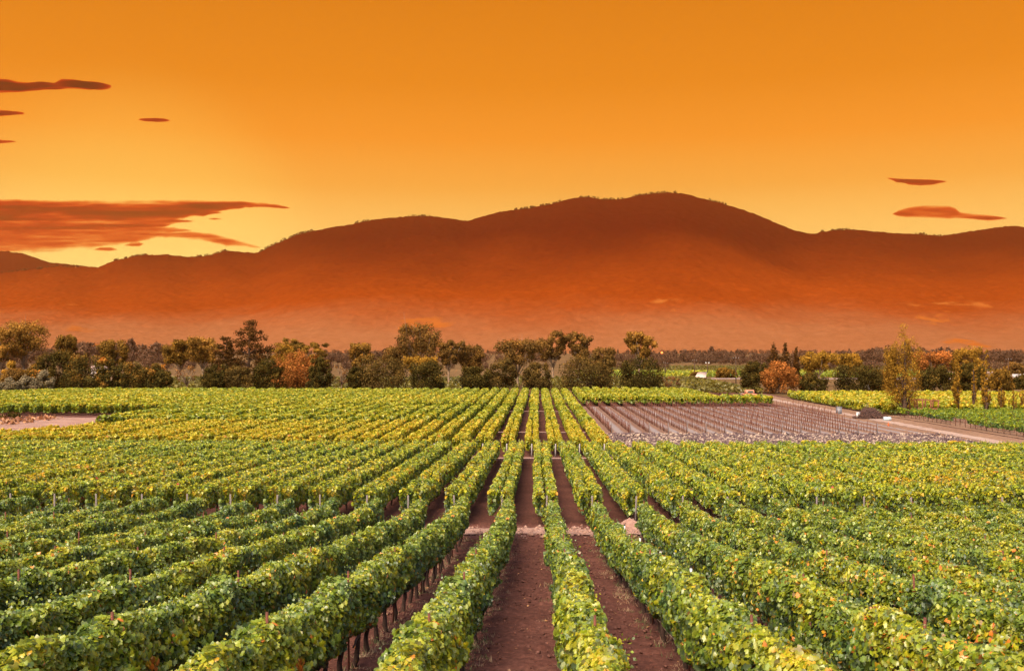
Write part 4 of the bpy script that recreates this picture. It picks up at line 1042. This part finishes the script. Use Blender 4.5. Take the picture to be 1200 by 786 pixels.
tag(link('red_grass', make_mesh('red_grass', v, [f], [leaf_mat('reddish grass', [(0, (.16, .06, .03)), (.5, (.3, .13, .06)), (1, (.42, .2, .08))], 0, .3, .3, trans=.1)],
    attrs={'tone': np.repeat(r.random(n), vp)})), 'reddish dry grass at the back of the dirt clearing', 'grass', kind='stuff')
make_tree('bush', 6, 26, 484, 176, 'shrub', 'dark', 'small dark green bush on the dirt clearing at left', 'bush', 71, leafn=900)

# loose clods: tilled aisles, cross path, ploughed strip
def clod_field(name, n, xf, yf, smin, smax, mat, label, seed, flat=.7, sink=.25):
    q = np.random.default_rng(seed)
    base = np.array([(1, 0, 0), (-1, 0, 0), (0, 1, 0), (0, -1, 0), (0, 0, 1), (0, 0, -1)], float)
    T = np.array([(0, 2, 4), (2, 1, 4), (1, 3, 4), (3, 0, 4), (2, 0, 5), (1, 2, 5), (3, 1, 5), (0, 3, 5)])
    x = xf(q, n); y = yf(q, n); s = smin + (smax - smin) * q.random(n) ** 2.5; a = q.random(n) * 6.28
    P = base[None] * (1 + q.uniform(-.35, .35, (n, 6, 1))) * s[:, None, None] * np.array([1, 1, flat])
    P = P + q.normal(0, .18, (n, 6, 3)) * s[:, None, None]
    X = P[..., 0] * np.cos(a)[:, None] - P[..., 1] * np.sin(a)[:, None] + x[:, None]; Y = P[..., 0] * np.sin(a)[:, None] + P[..., 1] * np.cos(a)[:, None] + y[:, None]
    Z = P[..., 2] + gz(y)[:, None] + (s * flat * (1 - sink * 2))[:, None] + .02
    F_ = (np.arange(n) * 6)[:, None, None] + T[None]
    tag(link(name, make_mesh(name, np.stack([X, Y, Z], -1).reshape(-1, 3), [F_.reshape(-1, 3)], [mat])), label, 'clods', kind='stuff')
M['clod'] = soil_material('soil clods', (.055, .022, .018), (.13, .055, .045), (.26, .13, .11), 9, (.3, .18, .14), .7)
M['straw_clod'] = soil_material('straw clods', (.14, .09, .08), (.34, .25, .2), (.52, .4, .32), 2, (.1, .06, .06), .62)
clod_field('soil_clods', 15000, lambda q, n: q.uniform(-9, 12, n), lambda q, n: 7 + 47 * q.random(n) ** 1.5, .012, .075, M['clod'], 'loose reddish clods on the tilled aisles of the nearest block', 1)
clod_field('path_clods', 2600, lambda q, n: q.uniform(-16, 18, n), lambda q, n: 55.7 + q.normal(0, 1.0, n), .02, .17, M['path'], 'pinkish crumbs and clods along the first cross path', 2)
clod_field('straw_clods', 5200, lambda q, n: q.uniform(9, 57, n), lambda q, n: q.uniform(113, 147, n), .06, .34, M['straw_clod'], 'straw-coloured clods strewn over the ploughed strip', 3, flat=.6)
clod_field('dark_clods', 4200, lambda q, n: q.uniform(9, 57, n), lambda q, n: q.uniform(113, 147, n), .08, .42, M['plow'], 'dark clods of the ploughed strip', 4, flat=.6)

# brush pile
PX_, PY_ = X_at(1015, 184), 184
def brush_pile():
    b = MB(); rr = np.random.default_rng(5)
    for i in range(420):
        th = rr.random() * 6.28; q = math.sqrt(rr.random()) ; hz_ = 2.3 * (1 - q) ** .8 * rr.random() ** .4
        c = np.array([q * 2.8 * math.cos(th), q * 1.8 * math.sin(th), hz_ + .1]); d = rr.normal(0, 1, 3); d[2] = abs(d[2]) * .55; d /= np.linalg.norm(d); l = rr.uniform(.4, 1.1)
        b.tube([c - d * l * .5, c + rr.normal(0, .08, 3), c + d * l * .6], rr.uniform(.02, .06), 4)
    for i in range(3): 
        b.tube([(rr.normal(0, .4), 0, 1.3), (rr.normal(0, .9), 0, 2.9)], .04, 4)
    o = link('brush_pile', b.mesh('brush_pile', [plain_mat('dead brush', (.16, .08, .06), (.06, .03, .025), 2, .95)]), None, (PX_, PY_, gz(PY_)))
    tag(o, 'brown heap of pruned vine wood at the corner of the farm road', 'brush pile')
    hp = heap('pile_core', 0, 0, 2.4, 1.5, 1.9, plain_mat('dark brush core', (.07, .035, .03), (.03, .015, .012), 3, 1), 8); hp.parent = o
    hp.location = (0, 0, -gz(0) )
brush_pile()
# water tank
def tank(px, Y, w, h, label, mat, nm='water_tank'):
    root = empty(nm, (X_at(px, Y), Y, gz(Y))); tag(root, label, 'tank'); b = MB(); k = 16
    b.tube([(-w / 2, 0, h * .5), (-w / 2 + .03, 0, h * .5), (0, 0, h * .5), (w / 2 - .03, 0, h * .5), (w / 2, 0, h * .5)], [h * .42, h * .5, h * .5, h * .5, h * .42], k); link('tank_body', b.mesh('tank_body', [mat], True), root)
    b = MB(); b.tube([(0, 0, h * .98), (0, 0, h * 1.1)], .12, 10); link('lid', b.mesh('lid', [M['black']]), root)
    for s in (-1, 1):
        b = MB(); b.box((s * w * .3, 0, .05), (.1, h * .9, .12)); link('cradle', b.mesh('cradle', [M['rust']]), root)
tank(1035.5, 178, 1.25, .72, 'small pale blue tank lying by the farm road right of the brush heap', plain_mat('pale blue plastic', (.5, .58, .62), (.38, .45, .5), 4, .5))
# white marker posts / bins and orange cone
def bin_(px, Y, w, h, label, nm, mats):
    root = empty(nm, (X_at(px, Y), Y, gz(Y))); tag(root, label, nm.replace('_', ' ')); b = MB()
    b.box((0, 0, h * .48), (w, w, h * .96)); link('bin_body', b.mesh('bin_body', [mats]), root)
    b = MB(); b.box((0, 0, h), (w * 1.12, w * 1.12, h * .07)); b.box((0, -w * .58, h), (w * .3, w * .1, h * .05)); link('lid', b.mesh('bin_lid', [mats]), root)
    for s in (-1, 1):
        b = MB(); b.tube([(s * w * .5, -.02, .1), (s * w * .58, -.02, .1)], .1, 8); link('wheel', b.mesh('bin_wheel', [M['black']]), root)
bin_(1002, 184, .55, 1.15, 'upright pale bin left of the brush heap', 'bin', M['white'])
bin_(980, 199, .9, 1.35, 'grey-blue crate box by the yellow vines left of the brush heap', 'bin', plain_mat('grey plastic', (.24, .24, .27), (.17, .17, .2), 4, .6))
def cone(px, Y):
    root = empty('traffic_cone', (X_at(px, Y), Y, gz(Y))); tag(root, 'tiny orange cone on the farm road below the blue tank', 'cone')
    b = MB(); b.tube([(0, 0, .03), (0, 0, .3), (0, 0, .62)], [.17, .1, .03], 10); link('cone_body', b.mesh('cone_body', [plain_mat('orange plastic', (.8, .13, .03), (.7, .1, .02), 4, .5)]), root)
    b = MB(); b.box((0, 0, .02), (.42, .42, .04)); link('cone_base', b.mesh('cone_base', [M['black']]), root)
cone(1037, 165)

# rusty trailer beside the tall poplar
def trailer(px, Y):
    root = empty('farm_trailer', (X_at(px, Y), Y, gz(Y))); root.rotation_euler = (0, 0, .15)
    tag(root, 'rusty open farm trailer with roof frame at the foot of the tall poplar', 'trailer')
    rs = plain_mat('orange rust', (.30, .115, .05), (.18, .065, .03), 3, .85); root.scale = (1.15, 1.15, 1.2)
    b = MB(); b.box((0, 0, .75), (4.2, 1.8, .12)); b.box((0, -.9, 1.0), (4.2, .06, .4)); b.box((0, .9, 1.0), (4.2, .06, .4)); b.box((-2.1, 0, 1.0), (.06, 1.8, .4)); b.box((2.1, 0, 1.0), (.06, 1.8, .4)); link('bed', b.mesh('bed', [rs]), root)
    for sx in (-2.0, -.7, .7, 2.0):
        for sy in (-.85, .85):
            b = MB(); b.box((sx + .12, sy, 1.65), (.17, .17, 1.7), tilt=.10 if sx > 0 else -.05); link('frame_post', b.mesh('frame_post', [rs]), root)
    b = MB()
    for sy in (-.85, .85): b.tube([(-2.1, sy, 2.5), (0, sy, 2.52), (2.2, sy, 2.3)], .1, 6)
    for sx in (-2.1, -.7, .7, 2.1): b.tube([(sx, -.85, 2.48), (sx, .85, 2.48)], .05, 6)
    link('roof_frame', b.mesh('roof_frame', [rs]), root)
    for sx in (-1.2, 1.2):
        for sy in (-.95, .95):
            b = MB(); b.tube([(sx, sy - .09, .38), (sx, sy + .09, .38)], .38, 18); w_ = link('wheel', b.mesh('tyre', [M['black']]), root)
            b = MB(); b.tube([(sx, sy - .1, .38), (sx, sy + .1, .38)], .2, 12); link('rim', b.mesh('rim', [rs]), w_)
    b = MB(); b.tube([(-2.1, 0, .7), (-3.3, 0, .45)], .05, 6); link('drawbar', b.mesh('drawbar', [rs]), root)
trailer(1077, 193.7)

# truck seen from behind on the farm road
def truck(px, Y):
    root = empty('pickup_truck', (X_at(px, Y), Y, gz(Y) + .06)); tag(root, 'salmon-coloured pickup truck seen from behind on the farm road', 'truck')
    paint = plain_mat('salmon paint', (.62, .26, .16), (.55, .22, .14), .6, .35); glass = plain_mat('dark glass', (.10, .12, .08), (.04, .05, .035), .8, .1)
    chrome = plain_mat('dull chrome', (.4, .36, .34), (.3, .27, .25), 4, .35, metal=.8)
    def prism(prof, w):   # side profile (y,z) extruded over the width with rounded shoulders
        b = MB(); n = len(prof)
        secs = [(-w / 2, .93), (-w / 2 + .1, 1.0), (w / 2 - .1, 1.0), (w / 2, .93)]
        zc = sum(p[1] for p in prof) / n; yc = sum(p[0] for p in prof) / n
        V = [(x, yc + (p[0] - yc) * s, zc + (p[1] - zc) * s) for x, s in secs for p in prof]
        Q = [(a * n + i, a * n + (i + 1) % n, (a + 1) * n + (i + 1) % n, (a + 1) * n + i) for a in range(3) for i in range(n)]
        T = [(0, i + 1, i) for i in range(1, n - 1)] + [(3 * n, 3 * n + i, 3 * n + i + 1) for i in range(1, n - 1)]
        b.add(V, Q, T); return b
    body = link('body', prism([(-2.6, .55), (2.6, .5), (2.7, .9), (2.5, 1.08), (1.5, 1.15), (-2.6, 1.15), (-2.68, .9)], 1.95).mesh('truck_body', [paint]), root)
    cabn = link('cab', prism([(-.6, 1.14), (1.45, 1.14), (.85, 1.85), (.55, 1.93), (-.3, 1.93), (-.5, 1.85)], 1.7).mesh('truck_cab', [paint]), root)
    b = MB(); b.add([(-.66, -.585, 1.25), (.66, -.585, 1.25), (.58, -.535, 1.75), (-.58, -.535, 1.75)], [(0, 1, 2, 3)]); b.add([(-.66, -.57, 1.25), (.66, -.57, 1.25), (.58, -.52, 1.75), (-.58, -.52, 1.75)], [(3, 2, 1, 0)]); link('rear_window', b.mesh('rear_window', [glass]), cabn)
    for s in (-1, 1):
        b = MB(); b.add([(s * .862, -.3, 1.25), (s * .862, 1.1, 1.25), (s * .80, .7, 1.75), (s * .80, -.25, 1.75)], [(0, 1, 2, 3)]); link('side_window', b.mesh('side_window', [glass]), cabn)
        b = MB(); b.box((s * .85, -2.7, .95), (.16, .05, .3)); link('tail_light', b.mesh('tail_light', [plain_mat('red lens', (.5, .02, .01), (.4, .02, .01), 5, .3)]), root)
        b = MB(); b.box((s * 1.08, .85, 1.3), (.16, .08, .2)); link('mirror', b.mesh('mirror', [M['black']]), root)
        for y in (-1.6, 1.75):
            b = MB(); b.tube([(s * .82 - .1, y, .38), (s * .82 + .12, y, .38)], .38, 18); w_ = link('wheel', b.mesh('tyre', [M['black']]), root)
            b = MB(); b.tube([(s * .82 - .11, y, .38), (s * .82 + .13, y, .38)], .2, 12); link('rim', b.mesh('rim', [chrome]), w_)
    b = MB(); b.box((0, -2.74, .55), (1.9, .12, .18)); link('bumper', b.mesh('bumper', [chrome]), root)
    b = MB(); b.box((0, -2.69, .84), (.62, .04, .34)); link('tailgate_panel', b.mesh('tailgate_panel', [plain_mat('dark paint', (.2, .07, .05), (.15, .05, .04), 1, .5)]), root)
    root.rotation_euler = (0, 0, .06); root.scale = (1.2, 1.2, 1.2)
truck(877, 262)

# low shed, utility poles, lamp
def shed(px, Y):
    root = empty('shed', (X_at(px, Y), Y, gz(Y))); tag(root, 'low shed with a pale sloping roof in the far field', 'shed')
    wall = plain_mat('dark planks', (.2, .12, .09), (.12, .07, .05), 2, .9); roofm = plain_mat('pale metal roof', (.72, .52, .44), (.62, .44, .37), .5, .5)
    b = MB(); b.box((0, 0, .55), (4.6, 4.0, 1.2)); link('wall', b.mesh('shed_wall', [wall]), root)
    b = MB(); V = [(-3.0, -3.4, .75), (1.6, -3.4, .75), (3.2, 3.0, 2.9), (-.6, 3.0, 2.9)]; V2 = [(x, y, z - .12) for x, y, z in V]
    b.add(V + V2, [(0, 1, 2, 3), (7, 6, 5, 4), (0, 4, 5, 1), (1, 5, 6, 2), (2, 6, 7, 3), (3, 7, 4, 0)]); link('roof', b.mesh('shed_roof', [roofm]), root)
    b = MB(); b.box((.4, -2.02, .5), (.9, .05, 1.0)); link('door', b.mesh('shed_door', [M['rust']]), root)
shed(820, 436)
def pole(px, Y, top, label, arm=True, lamp=False, base=None):
    h = Z_at(top, Y) - gz(Y); root = empty('utility_pole', (X_at(px, Y), Y, gz(Y))); tag(root, label, 'pole')
    b = MB(); b.tube([(0, 0, -.2), (0, 0, h)], [.17 * Y / 330, .11 * Y / 330], 8); link('pole_shaft', b.mesh('pole_shaft', [M['treebark']]), root)
    if arm:
        b = MB(); b.box((0, -.15, h * .93), (2.2, .12, .12)); link('crossarm', b.mesh('crossarm', [M['treebark']]), root)
        for s in (-1, 0, 1):
            b = MB(); b.tube([(s * .9, -.15, h * .93 + .05), (s * .9, -.15, h * .93 + .3)], .05, 6); link('insulator', b.mesh('insulator', [M['white']]), root)
    if lamp:
        for s in (-1, 1):
            b = MB(); b.box((s * .7, 0, h), (.5, .35, .5)); link('lamp_head', b.mesh('lamp_head', [M['white']]), root)
    return root
pole(861, 340, 417, 'tall dark utility pole left of the dark tree by the truck')
pole(813, 445, 421, 'thin utility pole behind the small dark bush and shed')
pole(828, 470, 425, 'pole with two pale lamp heads behind the shed', arm=False, lamp=True)
pole(779, 480, 424, 'thin utility pole right of the darkest oak')
pole(1175, 370, 419, 'utility pole near the right edge above the thin poplars')
pole(878, 900, 414, 'short distant pole in the hazy woods left of the conifers')
def wires():
    b = MB(); pts = []
    for off in (-.9, 0, .9):
        P0 = np.array([X_at(779, 480) + off, 480, Z_at(424, 480) - .4]); P1 = np.array([X_at(813, 445) + off, 445, Z_at(421, 445) - .4]); P2 = np.array([X_at(861, 340) + off, 340, Z_at(417, 340) - .4])
        for A_, B_ in ((P0, P1), (P1, P2)):
            t = np.linspace(0, 1, 12)[:, None]; P = A_ + (B_ - A_) * t; P[:, 2] -= 3.2 * (t * (1 - t))[:, 0]; b.tube(P, .03, 4)
    tag(link('power_line', b.mesh('power_line', [M['black']])), 'sagging power line between the three utility poles in the far field', 'power line')
wires()
# a lit yard lamp far away
def yard_lamp(px, py, Y):
    root = empty('yard_lamp', (X_at(px, Y), Y, gz(Y))); tag(root, 'glowing orange yard lamp in the distance right of the darkest oak', 'lamp')
    h = Z_at(py, Y); b = MB(); b.tube([(0, 0, 0), (0, 0, h)], .12, 6); link('pole_shaft', b.mesh('lamp_post', [M['treebark']]), root)
    m, t = new_mat('lamp glow'); o = t.nodes.new('ShaderNodeOutputMaterial'); e = t.nodes.new('ShaderNodeEmission'); e.inputs[0].default_value = (1, .22, .05, 1); e.inputs[1].default_value = 2.2; t.links.new(e.outputs[0], o.inputs[0])
    b = MB(); z = np.linspace(-1, 1, 9); b.tube(np.stack([z * 0, z * 0 - .3, h + z * .9], 1), .9 * np.sqrt(1 - z ** 2 * .99), 12); link('lamp_globe', b.mesh('lamp_globe', [m], True), root)
yard_lamp(775, 413, 800)
# white farm buildings at the far right and a small barn through the trees
def barn(px, py, Y, w, d, h, label, wall_c, roof_c):
    z = gz(Y); root = empty('farm_building', (X_at(px, Y), Y, z)); tag(root, label, 'building')
    wm = plain_mat('barn wall', wall_c, None, .6, .8); rm = plain_mat('barn roof', roof_c, None, .6, .6)
    b = MB(); b.box((0, 0, h * .5), (w, d, h)); b.add([(-w / 2, -d / 2, h), (-w / 2, d / 2, h), (-w / 2, 0, h * 1.4), (w / 2, -d / 2, h), (w / 2, d / 2, h), (w / 2, 0, h * 1.4)], None, [(0, 2, 1), (3, 4, 5)]); link('wall', b.mesh('barn_wall', [wm]), root)
    b = MB(); e = .4
    for s in (-1, 1):
        V = [(-w / 2 - e, s * (d / 2 + e), h - .2), (w / 2 + e, s * (d / 2 + e), h - .2), (w / 2 + e, 0, h * 1.42 + .05), (-w / 2 - e, 0, h * 1.42 + .05)]; V += [(a, c, q + .15) for a, c, q in V]
        b.add(V, [(0, 1, 2, 3), (4, 5, 6, 7), (0, 1, 5, 4), (1, 2, 6, 5), (3, 2, 6, 7), (0, 3, 7, 4)])
    link('roof', b.mesh('barn_roof', [rm]), root)
    for sx in (-.28, .05, .3):
        b = MB(); b.box((sx * w, -d / 2 - .02, h * .5), (w * .1, .06, h * .35)); link('window', b.mesh('barn_window', [M['black']]), root)
    b = MB(); b.box((-.1 * w, -d / 2 - .02, h * .33), (w * .1, .08, h * .66)); link('door', b.mesh('barn_door', [M['rust']]), root)
barn(1190, 440, 345, 9, 6, 3.0, 'low white farm building at the right edge behind the yellow vines', (.7, .62, .58), (.55, .5, .5))
barn(1020, 440, 330, 6, 5, 2.6, 'small pale building half hidden right of the round green oak', (.6, .5, .45), (.5, .42, .4))
barn(112, 424, 420, 6, 5, 4.0, 'tiny pale building peeking between the left orchard trees', (.6, .5, .48), (.45, .3, .28))
